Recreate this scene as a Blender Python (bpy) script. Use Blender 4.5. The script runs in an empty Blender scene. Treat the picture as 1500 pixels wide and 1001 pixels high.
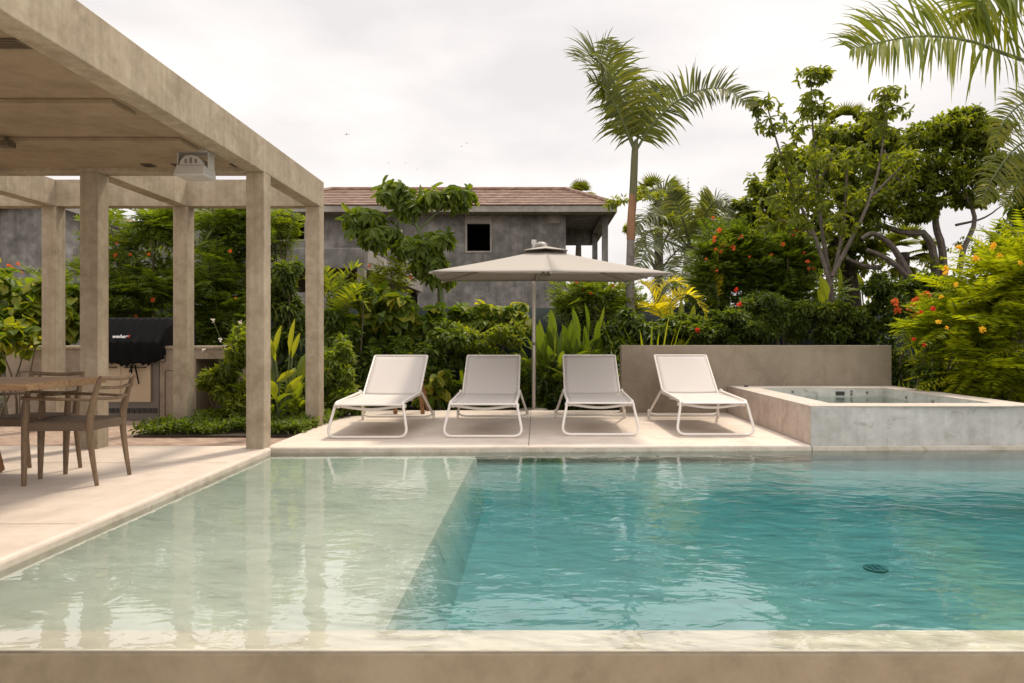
import bpy, bmesh, math, random
import numpy as np
from mathutils import Vector

# ------------------------------------------------------------------ camera, sky, sun, exposure
S = bpy.context.scene
COL = S.collection
CAMZ = 1.07
cam = bpy.data.cameras.new('camera'); cam_o = bpy.data.objects.new('camera', cam); COL.objects.link(cam_o)
cam_o.location = (0, 0, CAMZ); cam_o.rotation_euler = (math.radians(90), 0, 0)
cam.sensor_width = 36; cam.lens = 24.0
cam.shift_x = -35/1500; cam.shift_y = -3.5/1500
cam.clip_start = 0.05; cam.clip_end = 2000
S.camera = cam_o
S.view_settings.view_transform = 'Standard'; S.view_settings.look = 'None'
S.view_settings.exposure = 0.14; S.view_settings.gamma = 1.0
S.render.engine = 'CYCLES'
S.cycles.use_denoising = True
S.cycles.max_bounces = 10; S.cycles.diffuse_bounces = 5; S.cycles.transparent_max_bounces = 16

SUN_EL, SUN_AZ = math.radians(60), math.radians(25)      # azimuth from +Y towards +X
w = bpy.data.worlds.new('World'); S.world = w; w.use_nodes = True
nt = w.node_tree; nt.nodes.clear()
def wn(t, **k):
    n = nt.nodes.new(t)
    for a, b in k.items(): setattr(n, a, b)
    return n
sky = wn('ShaderNodeTexSky', sky_type='NISHITA', sun_disc=False, sun_elevation=SUN_EL, sun_rotation=SUN_AZ)
tc = wn('ShaderNodeTexCoord'); mp = wn('ShaderNodeMapping'); mp.inputs['Scale'].default_value = (1.6, 1.6, 4.5)
nz = wn('ShaderNodeTexNoise'); nz.inputs['Scale'].default_value = 1.7; nz.inputs['Detail'].default_value = 5; nz.inputs['Roughness'].default_value = .5
cr = wn('ShaderNodeValToRGB')
cr.color_ramp.elements[0].position = .36; cr.color_ramp.elements[0].color = (7.9, 7.5, 7.3, 1)
cr.color_ramp.elements[1].position = .60; cr.color_ramp.elements[1].color = (9.9, 9.25, 8.85, 1)
mx = wn('ShaderNodeMix', data_type='RGBA'); mx.inputs[0].default_value = .93
bg = wn('ShaderNodeBackground'); bg.inputs['Strength'].default_value = .105
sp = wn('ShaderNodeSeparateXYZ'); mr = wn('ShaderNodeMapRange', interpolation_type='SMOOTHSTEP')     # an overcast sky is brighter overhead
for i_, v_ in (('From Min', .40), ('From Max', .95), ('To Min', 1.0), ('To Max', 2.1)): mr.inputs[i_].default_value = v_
mr2 = wn('ShaderNodeMapRange', interpolation_type='SMOOTHSTEP')   # clouds opposite the sun brightened, added to fill camera-facing shade
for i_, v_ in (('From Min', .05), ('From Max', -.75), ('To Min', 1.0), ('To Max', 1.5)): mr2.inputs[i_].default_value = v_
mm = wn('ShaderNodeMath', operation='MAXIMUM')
vm = wn('ShaderNodeVectorMath', operation='SCALE')
wo = wn('ShaderNodeOutputWorld')
L = nt.links.new
L(tc.outputs['Generated'], mp.inputs[0]); L(mp.outputs[0], nz.inputs['Vector']); L(nz.outputs[0], cr.inputs[0])
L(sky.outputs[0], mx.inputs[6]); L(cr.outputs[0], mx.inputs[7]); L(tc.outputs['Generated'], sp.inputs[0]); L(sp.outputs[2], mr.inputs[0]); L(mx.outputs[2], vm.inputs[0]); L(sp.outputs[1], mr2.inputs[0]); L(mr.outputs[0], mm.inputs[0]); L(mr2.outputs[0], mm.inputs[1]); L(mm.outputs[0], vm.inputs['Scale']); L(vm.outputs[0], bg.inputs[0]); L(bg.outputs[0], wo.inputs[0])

sun = bpy.data.lights.new('sun', 'SUN'); sun.energy = 3.0; sun.angle = math.radians(6); sun.color = (1, .88, .70)
sun_o = bpy.data.objects.new('sun', sun); COL.objects.link(sun_o)
sd = Vector((math.sin(SUN_AZ)*math.cos(SUN_EL), math.cos(SUN_AZ)*math.cos(SUN_EL), math.sin(SUN_EL)))
sun_o.rotation_euler = (-sd).to_track_quat('-Z', 'Y').to_euler()
sun_o.location = (10, 20, 30)

# ------------------------------------------------------------------ helpers
rng = np.random.default_rng(7)
random.seed(7)
def P(px, py, Y):
    return np.array([(px-785)/1000*Y, Y, CAMZ-(py-497)/1000*Y])

def tag(o, label=None, cat=None, group=None, kind=None):
    if label: o['label'] = label
    if cat: o['category'] = cat
    if group: o['group'] = group
    if kind: o['kind'] = kind
    return o
def thing(name, label, cat, loc=(0,0,0), group=None):
    o = bpy.data.objects.new(name, None); COL.objects.link(o); o.location = [float(v) for v in loc]
    o.empty_display_size = .2
    return tag(o, label, cat, group)
def wloc(o):
    v = np.zeros(3)
    while o is not None:
        v = v + np.array(o.location); o = o.parent
    return v
def link(name, me, mat, parent=None):
    o = bpy.data.objects.new(name, me); COL.objects.link(o)
    if mat: me.materials.append(mat)
    if parent is not None: o.parent = parent
    return o

class MB:
    def __init__(s): s.v = []; s.f = []
    def add(s, vs, fs):
        b = len(s.v); s.v += [tuple(float(c) for c in q) for q in vs]; s.f += [tuple(b+i for i in q) for q in fs]; return s
    def box(s, x0, x1, y0, y1, z0, z1):
        return s.add([(x0,y0,z0),(x1,y0,z0),(x1,y1,z0),(x0,y1,z0),(x0,y0,z1),(x1,y0,z1),(x1,y1,z1),(x0,y1,z1)],
                     [(0,3,2,1),(4,5,6,7),(0,1,5,4),(1,2,6,5),(2,3,7,6),(3,0,4,7)])
    def prism(s, poly, z0, z1):            # poly: CCW list of (x,y)
        n = len(poly)
        vs = [(x,y,z0) for x,y in poly]+[(x,y,z1) for x,y in poly]
        return s.add(vs, [tuple(range(n-1,-1,-1)), tuple(range(n,2*n))]+[(i,(i+1)%n,n+(i+1)%n,n+i) for i in range(n)])
    def bar(s, a, b, wx, wz, up=(0,0,1)):  # rectangular bar from a to b
        a = Vector(a); b = Vector(b); d = (b-a).normalized(); u = Vector(up)
        if abs(d.dot(u)) > .98: u = Vector((0,1,0))
        r = d.cross(u).normalized(); u = r.cross(d).normalized()
        vs = []
        for p in (a, b):
            for sx, sz in ((-1,-1),(1,-1),(1,1),(-1,1)): vs.append(p + r*(sx*wx/2) + u*(sz*wz/2))
        return s.add(vs, [(0,1,2,3),(7,6,5,4),(0,4,5,1),(1,5,6,2),(2,6,7,3),(3,7,4,0)])
    def tube(s, pts, rad, n=8, closed=False, flat=1.0):
        pts = [Vector([float(c) for c in p]) for p in pts]; m = len(pts)
        if not hasattr(rad, '__len__'): rad = [rad]*m
        t0 = (pts[1]-pts[0]).normalized()
        ref = Vector((0,0,1)) if abs(t0.z) < .9 else Vector((1,0,0))
        r = t0.cross(ref).normalized(); vs = []
        for i in range(m):
            a = pts[i-1] if (i or closed) else pts[i]; b = pts[(i+1)%m] if (i < m-1 or closed) else pts[i]
            t = (b-a).normalized()
            r = (r - t*r.dot(t)).normalized(); u = t.cross(r)
            for k in range(n):
                q = 2*math.pi*k/n
                vs.append(pts[i] + r*(math.cos(q)*rad[i]) + u*(math.sin(q)*rad[i]*flat))
        fs = []
        for i in range(m if closed else m-1):
            for k in range(n):
                j = (i+1)%m
                fs.append((i*n+k, i*n+(k+1)%n, j*n+(k+1)%n, j*n+k))
        if not closed: fs += [tuple(range(n-1,-1,-1)), tuple(range((m-1)*n, m*n))]
        return s.add(vs, fs)
    def lathe(s, c, prof, n=20):
        vs = []; m = len(prof)
        for r, z in prof:
            for k in range(n):
                q = 2*math.pi*k/n; vs.append((c[0]+r*math.cos(q), c[1]+r*math.sin(q), c[2]+z))
        fs = [(i*n+k, i*n+(k+1)%n, (i+1)*n+(k+1)%n, (i+1)*n+k) for i in range(m-1) for k in range(n)]
        fs += [tuple(range(n-1,-1,-1)), tuple(range((m-1)*n, m*n))]
        return s.add(vs, fs)
    def build(s, name, mat, parent=None, smooth=False, bevel=0, seg=2):
        off = wloc(parent) if parent is not None else np.zeros(3)
        me = bpy.data.meshes.new(name)
        me.from_pydata([tuple(np.array(q)-off) for q in s.v], [], s.f); me.update()
        if smooth:
            me.polygons.foreach_set('use_smooth', [True]*len(me.polygons))
            try: me.set_sharp_from_angle(angle=math.radians(40))
            except Exception: pass
        o = link(name, me, mat, parent)
        if bevel:
            m = o.modifiers.new('bevel', 'BEVEL'); m.width = bevel; m.segments = seg; m.limit_method = 'ANGLE'; m.angle_limit = math.radians(40)
        return o

def fillet(pts, rads, seg=5):
    pts = [Vector(p) for p in pts]; out = [pts[0]]
    for i in range(1, len(pts)-1):
        a, b, c = pts[i-1], pts[i], pts[i+1]; r = rads[i-1] if hasattr(rads,'__len__') else rads
        d1 = min(r, (a-b).length*.48); d2 = min(r, (c-b).length*.48)
        p = b+(a-b).normalized()*d1; q = b+(c-b).normalized()*d2
        for k in range(seg+1):
            t = k/seg; out.append(p*(1-t)**2 + b*(2*t*(1-t)) + q*t*t)
    out.append(pts[-1]); return out
def spline(ctrl, n):
    c = np.array(ctrl, float); m = len(c)
    if m == 2:
        t = np.linspace(0,1,n)[:,None]; return c[0]*(1-t)+c[1]*t
    e = np.vstack([2*c[0]-c[1], c, 2*c[-1]-c[-2]]); out = []
    for u in np.linspace(0, m-1-1e-9, n):
        i = int(u); t = u-i; p0,p1,p2,p3 = e[i],e[i+1],e[i+2],e[i+3]
        out.append(.5*((2*p1)+(-p0+p2)*t+(2*p0-5*p1+4*p2-p3)*t*t+(-p0+3*p1-3*p2+p3)*t**3))
    return np.array(out)

# ------------------------------------------------------------------ materials
def newmat(name):
    m = bpy.data.materials.new(name); m.use_nodes = True; m.node_tree.nodes.clear(); return m
class NT:
    def __init__(s, m): s.t = m.node_tree
    def n(s, t, _in=None, **k):
        q = s.t.nodes.new(t)
        for a, b in k.items(): setattr(q, a, b)
        for a, b in (_in or {}).items():
            if isinstance(b, bpy.types.NodeSocket): s.t.links.new(b, q.inputs[a])
            else: q.inputs[a].default_value = b
        return q
    def l(s, a, b): s.t.links.new(a, b)
    def noise(s, vec, scale, detail=4, rough=.55, dist=0):
        return s.n('ShaderNodeTexNoise', {'Vector': vec, 'Scale': scale, 'Detail': detail, 'Roughness': rough, 'Distortion': dist}).outputs[0]
    def ramp(s, fac, stops):
        r = s.n('ShaderNodeValToRGB', {0: fac}); e = r.color_ramp.elements
        while len(e) < len(stops): e.new(.5)
        for q, (p, c) in zip(e, stops): q.position = p; q.color = (*c, 1) if len(c) == 3 else c
        return r.outputs[0]
    def mix(s, fac, a, b, mode='MIX'):
        q = s.n('ShaderNodeMix', data_type='RGBA', blend_type=mode)
        for i, v in ((0, fac), (6, a), (7, b)):
            if isinstance(v, bpy.types.NodeSocket): s.l(v, q.inputs[i])
            else: q.inputs[i].default_value = v if i == 0 else (*v, 1)
        return q.outputs[2]
    def math(s, op, a, b=0.0):
        q = s.n('ShaderNodeMath', operation=op)
        for i, v in ((0, a), (1, b)):
            if isinstance(v, bpy.types.NodeSocket): s.l(v, q.inputs[i])
            else: q.inputs[i].default_value = v
        return q.outputs[0]
    def bump(s, h, strength, dist):
        return s.n('ShaderNodeBump', {'Height': h, 'Strength': strength, 'Distance': dist}).outputs[0]
    def pos(s, scale=(1,1,1), rot=(0,0,0)):
        g = s.n('ShaderNodeNewGeometry').outputs['Position']
        return s.n('ShaderNodeMapping', {'Vector': g, 'Scale': scale, 'Rotation': rot}).outputs[0]
    def bsdf(s, color, rough=.6, normal=None, metal=0, spec=.5, **k):
        d = {'Base Color': color if isinstance(color, bpy.types.NodeSocket) else (*color, 1), 'Roughness': rough, 'Metallic': metal, 'Specular IOR Level': spec}
        if normal is not None: d['Normal'] = normal
        d.update(k)
        return s.n('ShaderNodeBsdfPrincipled', d).outputs[0]
    def out(s, surf, vol=None):
        o = s.n('ShaderNodeOutputMaterial', {'Surface': surf})
        if vol is not None: s.l(vol, o.inputs['Volume'])

def concrete(name, c1, c2, c3=None, scale=1.0, rough=.75, streak=.0, pit=.25, stain=.35, stain_c=None):
    m = newmat(name); t = NT(m); p = t.pos()
    a = t.noise(p, 1.1*scale, 6, .62, .6); b = t.noise(p, 5.5*scale, 6, .6, .3); c = t.noise(p, 60, 4, .6)
    f = t.math('ADD', t.math('MULTIPLY', a, .6), t.math('MULTIPLY', b, .4))
    col = t.ramp(f, [(.39, c1), (.51, c2), (.62, c3 or c2)])
    if streak:
        sv = t.noise(t.pos((9*scale, 9*scale, .5)), 1.0, 5, .6)
        col = t.mix(t.math('MULTIPLY', t.ramp(sv, [(.45, (0,0,0)), (.7, (1,1,1))]), streak), col, tuple(v*.62 for v in c1))
    sp = t.noise(p, 2.6*scale, 8, .7, 1.2)
    col = t.mix(t.math('MULTIPLY', t.ramp(sp, [(.56, (0,0,0)), (.72, (1,1,1))]), stain), col, stain_c or tuple(v*.72 for v in c1))
    col = t.mix(t.math('MULTIPLY', c, .22), col, tuple(v*.7 for v in c1))
    h = t.math('ADD', t.math('MULTIPLY', b, .5), t.math('MULTIPLY', c, .35))
    t.out(t.bsdf(col, rough, t.bump(h, pit, .01), spec=.3)); return m

M = {}
M['concrete'] = concrete('warm board concrete', (.285,.23,.16), (.375,.308,.222), (.44,.37,.275), 2.4, streak=.36, stain=.34)
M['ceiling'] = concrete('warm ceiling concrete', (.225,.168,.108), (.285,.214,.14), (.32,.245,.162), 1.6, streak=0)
M['deck'] = concrete('pale polished cement', (.52,.44,.375), (.62,.535,.46), (.67,.585,.51), .8, rough=.6, pit=.08, stain=.22)
M['lip'] = concrete('weathered cement', (.40,.35,.28), (.50,.44,.37), (.55,.49,.42), 2.2, stain=.7, stain_c=(.26,.19,.12))
M['poolwall'] = concrete('wet tan cement', (.195,.16,.105), (.25,.207,.14), (.285,.24,.168), 1.5, rough=.5, stain=.45)
M['gardenwall'] = concrete('brown grey cement', (.23,.19,.14), (.285,.235,.175), (.32,.265,.205), 1.2, streak=.12)
M['spa'] = concrete('grey spa cement', (.37,.355,.325), (.47,.455,.425), (.55,.53,.50), 1.5, streak=.25, stain=.8, stain_c=(.2,.185,.16))
M['plaster'] = concrete('raw grey render', (.12,.11,.10), (.215,.20,.183), (.35,.328,.30), .6, rough=.9, streak=.5, stain=.85, stain_c=(.085,.078,.077))
M['palecement'] = concrete('pale grey render', (.25,.22,.19), (.33,.30,.265), (.40,.365,.325), 1.0, rough=.9)
M['basin'] = concrete('pool plaster', (.58,.555,.48), (.65,.625,.545), (.69,.665,.585), .8, rough=.7, pit=.03, stain=.12)
M['counter'] = concrete('kitchen cement', (.26,.20,.15), (.33,.265,.2), (.38,.31,.24), 2.0, streak=.2)

def plain(name, c, rough=.5, metal=0, var=.12, scale=30, spec=.5, bump=.0):
    m = newmat(name); t = NT(m); p = t.pos()
    n = t.noise(p, scale, 4)
    col = t.mix(t.math('MULTIPLY', n, var*2), c, tuple(v*.6 for v in c))
    t.out(t.bsdf(col, rough, t.bump(n, bump, .004) if bump else None, metal, spec)); return m
M['white_metal'] = plain('off white powder coat', (.70,.655,.60), .42, var=.05)
M['steel'] = plain('brushed steel', (.46,.42,.37), .38, .9, var=.1)
M['dark'] = plain('dark slot', (.03,.026,.022), .6)
M['bronze'] = plain('dark bronze', (.09,.065,.04), .5)
M['lampgrey'] = plain('pale grey casting', (.50,.48,.45), .5, var=.08)
M['blackcloth'] = plain('black cover cloth', (.006,.006,.0065), .9, var=.3, scale=6, bump=.5, spec=.15)
M['beige_door'] = plain('beige enamel', (.50,.39,.26), .42, var=.06, scale=5)
M['grey_metal'] = plain('grey sheet metal', (.17,.15,.13), .45, .3)
M['fence'] = plain('dark green shade cloth', (.008,.022,.024), .85, var=.3, scale=8)
M['whiteink'] = plain('white print', (.75,.75,.75), .6)
M['redink'] = plain('red print', (.5,.05,.04), .6)
M['soffit'] = plain('brown soffit boards', (.13,.088,.06), .8, var=.35, scale=4)
M['canvas'] = plain('taupe canvas', (.31,.282,.25), .85, var=.06, scale=120, bump=.1)
M['vine'] = plain('dry stem', (.11,.085,.05), .8)
M['greenstem'] = plain('green stem', (.10,.13,.045), .7)
M['bark'] = concrete('grey bark', (.085,.068,.055), (.15,.125,.105), (.21,.18,.15), 8, rough=.9, pit=.8, stain=.3)
M['darkbark'] = concrete('dark bark', (.03,.024,.018), (.055,.043,.034), (.08,.065,.05), 8, rough=.9, pit=.8)
M['soil'] = concrete('garden soil', (.035,.026,.018), (.06,.045,.03), (.08,.06,.042), 4, rough=.95, pit=.8)

def wood(name, c1, c2, axis=(1,12,12), scale=3.0):
    m = newmat(name); t = NT(m); p = t.pos(axis)
    a = t.noise(p, scale, 6, .65, .8); b = t.noise(p, scale*6, 3, .6)
    col = t.ramp(t.math('ADD', t.math('MULTIPLY', a, .7), t.math('MULTIPLY', b, .3)), [(.35, c1), (.65, c2)])
    t.out(t.bsdf(col, .62, t.bump(b, .2, .003), spec=.3)); return m
M['tablewood'] = wood('weathered table timber', (.19,.105,.05), (.35,.225,.12), (1.2,14,14))
M['chairwood'] = wood('grey teak', (.11,.07,.04), (.22,.15,.09), (10,10,1.5))
M['orangewood'] = wood('oiled timber', (.16,.075,.03), (.28,.14,.06), (10,10,1.5))
M['stake'] = wood('bleached stake', (.14,.105,.07), (.24,.19,.13), (14,14,1.2))

def woven():
    m = newmat('woven seat cord'); t = NT(m); p = t.pos()
    wv = t.n('ShaderNodeTexWave', {'Vector': p, 'Scale': 28., 'Distortion': 1.5, 'Detail': 1.}, wave_type='BANDS', bands_direction='DIAGONAL').outputs[1]
    col = t.mix(wv, (.075,.05,.03), (.17,.118,.075)); t.out(t.bsdf(col, .85, t.bump(wv, .6, .006))); return m
M['cord'] = woven()
def sling():
    m = newmat('sling mesh fabric'); t = NT(m); tcn = t.n('ShaderNodeTexCoord').outputs['Object']
    a = t.n('ShaderNodeTexWave', {'Vector': tcn, 'Scale': 90.}, wave_type='BANDS', bands_direction='X').outputs[1]
    b = t.n('ShaderNodeTexWave', {'Vector': tcn, 'Scale': 90.}, wave_type='BANDS', bands_direction='Y').outputs[1]
    col = t.mix(t.math('MULTIPLY', a, b), (.66,.615,.58), (.56,.52,.49))
    s1 = t.bsdf(col, .8, spec=.2); s2 = t.n('ShaderNodeBsdfTranslucent', {0: (.6,.55,.5,1)}).outputs[0]
    t.out(t.n('ShaderNodeMixShader', {0: .18, 1: s1, 2: s2}).outputs[0]); return m
M['sling'] = sling()
def brickmat():
    m = newmat('thin brick paving'); t = NT(m); p = t.pos((1,1,1), (0,0,math.radians(38)))
    b = t.n('ShaderNodeTexBrick', {'Vector': p, 'Color1': (.36,.235,.17,1), 'Color2': (.25,.155,.11,1), 'Mortar': (.17,.135,.10,1), 'Scale': 1.0,
        'Mortar Size': .008, 'Mortar Smooth': .2, 'Bias': 0., 'Brick Width': .26, 'Row Height': .055}, offset=.5)
    n = t.noise(p, 5, 6, .6)
    col = t.mix(t.ramp(n, [(.35,(0,0,0)),(.7,(1,1,1))]), b.outputs[0], t.mix(.5, b.outputs[0], (.48,.38,.30)))
    t.out(t.bsdf(col, .85, t.bump(b.outputs[1], -.6, .008))); return m
M['brick'] = brickmat()
def tilemat():
    m = newmat('terracotta tiles'); t = NT(m); p = t.n('ShaderNodeTexCoord').outputs['Object']
    q = t.n('ShaderNodeMapping', {'Vector': p, 'Scale': (1,.001,.001)}).outputs[0]
    n = t.noise(t.n('ShaderNodeMapping', {'Vector': p, 'Scale': (3.2,2.2,9)}).outputs[0], 1.0, 2, .6); n2 = t.noise(p, .9, 5, .6)
    wv = t.n('ShaderNodeTexWave', {'Vector': p, 'Scale': 1.3}, wave_type='BANDS', bands_direction='X', wave_profile='SAW').outputs[1]
    col = t.ramp(n, [(.3,(.17,.105,.078)),(.5,(.275,.18,.135)),(.72,(.40,.295,.235))])
    col = t.mix(t.math('MULTIPLY', n2, .5), col, (.14,.095,.08))
    t.out(t.bsdf(col, .9, t.bump(wv, .5, .02), spec=.2)); return m
M['tile'] = tilemat()
def groundmat():
    m = newmat('planted earth'); t = NT(m); p = t.pos()
    n = t.noise(p, .8, 6, .6); n2 = t.noise(p, 12, 5, .6)
    col = t.ramp(n, [(.4,(.045,.034,.023)),(.6,(.05,.055,.025))]); col = t.mix(t.math('MULTIPLY', n2, .5), col, (.09,.07,.045))
    t.out(t.bsdf(col, .95, t.bump(n2, .8, .03), spec=.1)); return m
M['ground'] = groundmat()

def water(name, vol=None, ripple=1.0, ior=1.55):
    m = newmat(name); t = NT(m); g = t.n('ShaderNodeNewGeometry').outputs['Position']
    a = t.noise(t.n('ShaderNodeMapping', {'Vector': g, 'Scale': (1.0,1.5,1), 'Rotation': (0,0,.35)}).outputs[0], 3.2, 2, .5, .6)
    b = t.noise(t.n('ShaderNodeMapping', {'Vector': g, 'Scale': (1.0,1.9,1), 'Rotation': (0,0,-.25)}).outputs[0], 7.5, 2, .55, .8)
    big = t.noise(g, .55, 2, .5)
    sx = t.n('ShaderNodeSeparateXYZ', {0: g}).outputs[0]
    gain = t.n('ShaderNodeMapRange', {'Value': sx, 'From Min': -2.2, 'From Max': 3.0, 'To Min': .32, 'To Max': 1.2}).outputs[0]
    gain = t.math('MULTIPLY', gain, t.n('ShaderNodeMapRange', {'Value': big, 'From Min': .3, 'From Max': .7, 'To Min': .55, 'To Max': 1.25}).outputs[0])
    h = t.math('ADD', t.math('MULTIPLY', a, 1.0), t.math('MULTIPLY', b, .26))
    h = t.math('MULTIPLY', h, gain)
    nrm = t.bump(h, 1.0, .022*ripple)
    fr = t.n('ShaderNodeFresnel', {'IOR': ior, 'Normal': nrm}).outputs[0]
    tr = t.n('ShaderNodeBsdfTransparent', {0: (1,1,1,1)}).outputs[0]
    gl = t.n('ShaderNodeBsdfGlossy', {0: (1,1,1,1), 'Roughness': .0, 'Normal': nrm}).outputs[0]
    sh = t.n('ShaderNodeMixShader', {0: fr, 1: tr, 2: gl}).outputs[0]
    v = t.n('ShaderNodeVolumeAbsorption', {0: (*vol[0],1), 1: vol[1]}).outputs[0] if vol else None
    t.out(sh, v); return m
M['water'] = water('pool water', ((.0,.65,.76), 1.42), .42, 1.92)
M['spawater'] = water('spa water', ((.3,.7,.68), 1.0), .3, 1.7)

def leafmat(name, c0, c1, c2, trans=.38, rough=.42, tcol=None):
    m = newmat(name); t = NT(m)
    v = t.n('ShaderNodeAttribute', attribute_name='var').outputs['Fac']
    col = t.ramp(v, [(.1, c0), (.5, c1), (.92, c2)])
    s1 = t.bsdf(col, rough+.1, spec=.28)
    tcx = t.mix(1.0, col, tcol or (2.3,2.15,.42), 'MULTIPLY')
    s2 = t.n('ShaderNodeBsdfTranslucent', {0: tcx}).outputs[0]
    t.out(t.n('ShaderNodeMixShader', {0: trans, 1: s1, 2: s2}).outputs[0]); return m
LF = {
 'mid':   leafmat('mid green leaf', (.05,.08,.011), (.095,.14,.018), (.18,.215,.03)),
 'dark':  leafmat('dark green leaf', (.03,.054,.010), (.063,.10,.016), (.135,.165,.026)),
 'olive': leafmat('olive leaf', (.066,.09,.014), (.115,.145,.022), (.19,.215,.036), .5),
 'bright':leafmat('bright green leaf', (.075,.11,.012), (.14,.18,.02), (.24,.25,.03), .45),
 'lime':  leafmat('lime feather leaf', (.11,.15,.008), (.20,.24,.010), (.32,.33,.015), .5),
 'yellow':leafmat('yellow leaf', (.28,.25,.02), (.42,.36,.025), (.5,.44,.05), .45),
 'palm':  leafmat('palm leaflet', (.055,.07,.014), (.10,.12,.022), (.18,.18,.04), .4),
 'coco':  leafmat('coconut leaflet', (.065,.082,.03), (.115,.135,.055), (.22,.23,.12), .35),
 'heart': leafmat('broad climber leaf', (.055,.095,.014), (.12,.175,.022), (.30,.29,.03), .42),
}
def petal(name, c0, c1):
    return leafmat(name, c0, c1, c1, .35, .6, (1.3,1.1,1.0))
M['orange'] = petal('orange petal', (.62,.085,.02), (.75,.20,.05)); M['red'] = petal('red petal', (.58,.02,.012), (.7,.06,.025))
M['yellowf'] = petal('yellow petal', (.75,.42,.02), (.8,.55,.04)); M['whitef'] = petal('white petal', (.7,.7,.62), (.8,.8,.75))

# ------------------------------------------------------------------ foliage machinery (numpy)
def unit(a): return a/np.maximum(np.linalg.norm(a, axis=-1, keepdims=True), 1e-9)
LANCE = (np.array([(0,0,0),(.45,0,-.05),(1,0,-.16),(.40,-.5,.09),(.40,.5,.09)]), [(0,1,2,3),(0,4,2,1)])
OVAL = (np.array([(0,0,0),(.5,0,-.06),(1,0,-.18),(.16,-.34,.05),(.55,-.5,.08),(.85,-.26,0),(.16,.34,.05),(.55,.5,.08),(.85,.26,0)]),
        [(0,1,4,3),(1,2,5,4),(0,6,7,1),(1,7,8,2)])
HEART = (np.array([(0,0,0),(.5,0,-.05),(1,0,-.2),(-.12,-.3,.06),(.25,-.52,.12),(.68,-.34,.03),(-.12,.3,.06),(.25,.52,.12),(.68,.34,.03)]),
        [(0,1,4,3),(1,2,5,4),(0,6,7,1),(1,7,8,2)])
SLIM = (np.array([(0,0,0),(.4,-.5,.03),(1,0,-.08),(.4,.5,.03)]), [(0,1,2,3)])
class Leafs:
    def __init__(s): s.V = []; s.F = []; s.var = []; s.n = 0
    def put(s, tmpl, pos, d, up, ln, wd, var):
        T, F = tmpl; N = len(pos)
        if N == 0: return
        d = unit(d); sd_ = np.cross(d, up); bad = np.linalg.norm(sd_, axis=1) < 1e-4
        if bad.any(): sd_[bad] = np.cross(d[bad], np.array([.3,.9,.1]))
        sd_ = unit(sd_); nn = np.cross(sd_, d)
        ln = np.broadcast_to(ln, (N,)); wd = np.broadcast_to(wd, (N,))
        V = pos[:,None,:] + d[:,None,:]*(T[None,:,0,None]*ln[:,None,None]) + sd_[:,None,:]*(T[None,:,1,None]*wd[:,None,None]) + nn[:,None,:]*(T[None,:,2,None]*ln[:,None,None])
        k = len(T); base = s.n + np.arange(N)*k
        for f in F: s.F.append(base[:,None]+np.array(f)[None,:]); s.var.append(np.clip(np.broadcast_to(var,(N,)),0,1))
        s.V.append(V.reshape(-1,3)); s.n += N*k
    def strips(s, L_, R_, var):     # L_,R_: (N,m,3)
        N, m, _ = L_.shape
        V = np.stack([L_,R_], axis=2).reshape(N, m*2, 3)
        base = s.n + np.arange(N)*m*2
        for i in range(m-1):
            s.F.append(base[:,None]+np.array([2*i,2*i+1,2*i+3,2*i+2])[None,:]); s.var.append(np.clip(np.broadcast_to(var,(N,)),0,1))
        s.V.append(V.reshape(-1,3)); s.n += N*m*2
    def build(s, name, mat, parent=None, smooth=False):
        if not s.V: return None
        off = wloc(parent) if parent is not None else np.zeros(3)
        V = (np.vstack(s.V)-off).astype(np.float32); F = np.vstack(s.F).astype(np.int32); var = np.concatenate(s.var).astype(np.float32)
        me = bpy.data.meshes.new(name); me.vertices.add(len(V)); me.vertices.foreach_set('co', V.ravel())
        me.loops.add(F.size); me.loops.foreach_set('vertex_index', F.ravel())
        me.polygons.add(len(F)); me.polygons.foreach_set('loop_start', np.arange(0, F.size, 4, dtype=np.int32))
        try: me.polygons.foreach_set('loop_total', np.full(len(F), 4, np.int32))
        except Exception: pass
        if smooth: me.polygons.foreach_set('use_smooth', np.ones(len(F), bool))
        at = me.attributes.new('var', 'FLOAT', 'FACE'); at.data.foreach_set('value', var)
        me.update(calc_edges=True); me.validate()
        return link(name, me, mat, parent)

def clump_leaves(lf, clumps, dens, ln, wd, tmpl=LANCE, droop=.35, rnd=.8, jit=.3, v0=.5, vs=.22, shell=2.2):
    """clumps: (centre, radii); dens: leaves per clump"""
    for c, r in clumps:
        n = int(dens)
        d = unit(rng.normal(size=(n,3))); q = rng.random((n,1))**(1/shell)
        pos = np.array(c)+d*q*np.array(r)
        dd = unit(d*np.array([1,1,.7])*.7 + rng.normal(size=(n,3))*rnd*.5 + np.array([0,0,-droop]))
        up = unit(d*.5+np.array([0,0,1.0])+rng.normal(size=(n,3))*.35)
        k = 1+rng.normal(size=n)*jit*.5
        lf.put(tmpl, pos, dd, up, ln*k, wd*k, v0+rng.normal()*.1+rng.normal(size=n)*vs)

def px_clumps(lst, Y, dy=.5, split=1, jitter=.35, rs=.62):
    """ellipses in picture measure (x, y, rx, ry[, dY]) turned into metres at distance Y; each split into smaller clumps"""
    out = []
    for e in lst:
        x, y, rx, ry = e[:4]; yy = Y+(e[4] if len(e) > 4 else 0)
        R = np.array([rx*yy/1000, min(dy, max(rx,ry)*yy/1000), ry*yy/1000]); c = P(x,y,yy)
        if split <= 1: out.append((c, R)); continue
        for k in range(split):
            d = unit(rng.normal(size=3))*rng.random()**.45
            s_ = rs*(.55+.55*rng.random())*split**(-.30)
            out.append((c+d*R*.95, R*s_*1.1))
    return out

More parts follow.
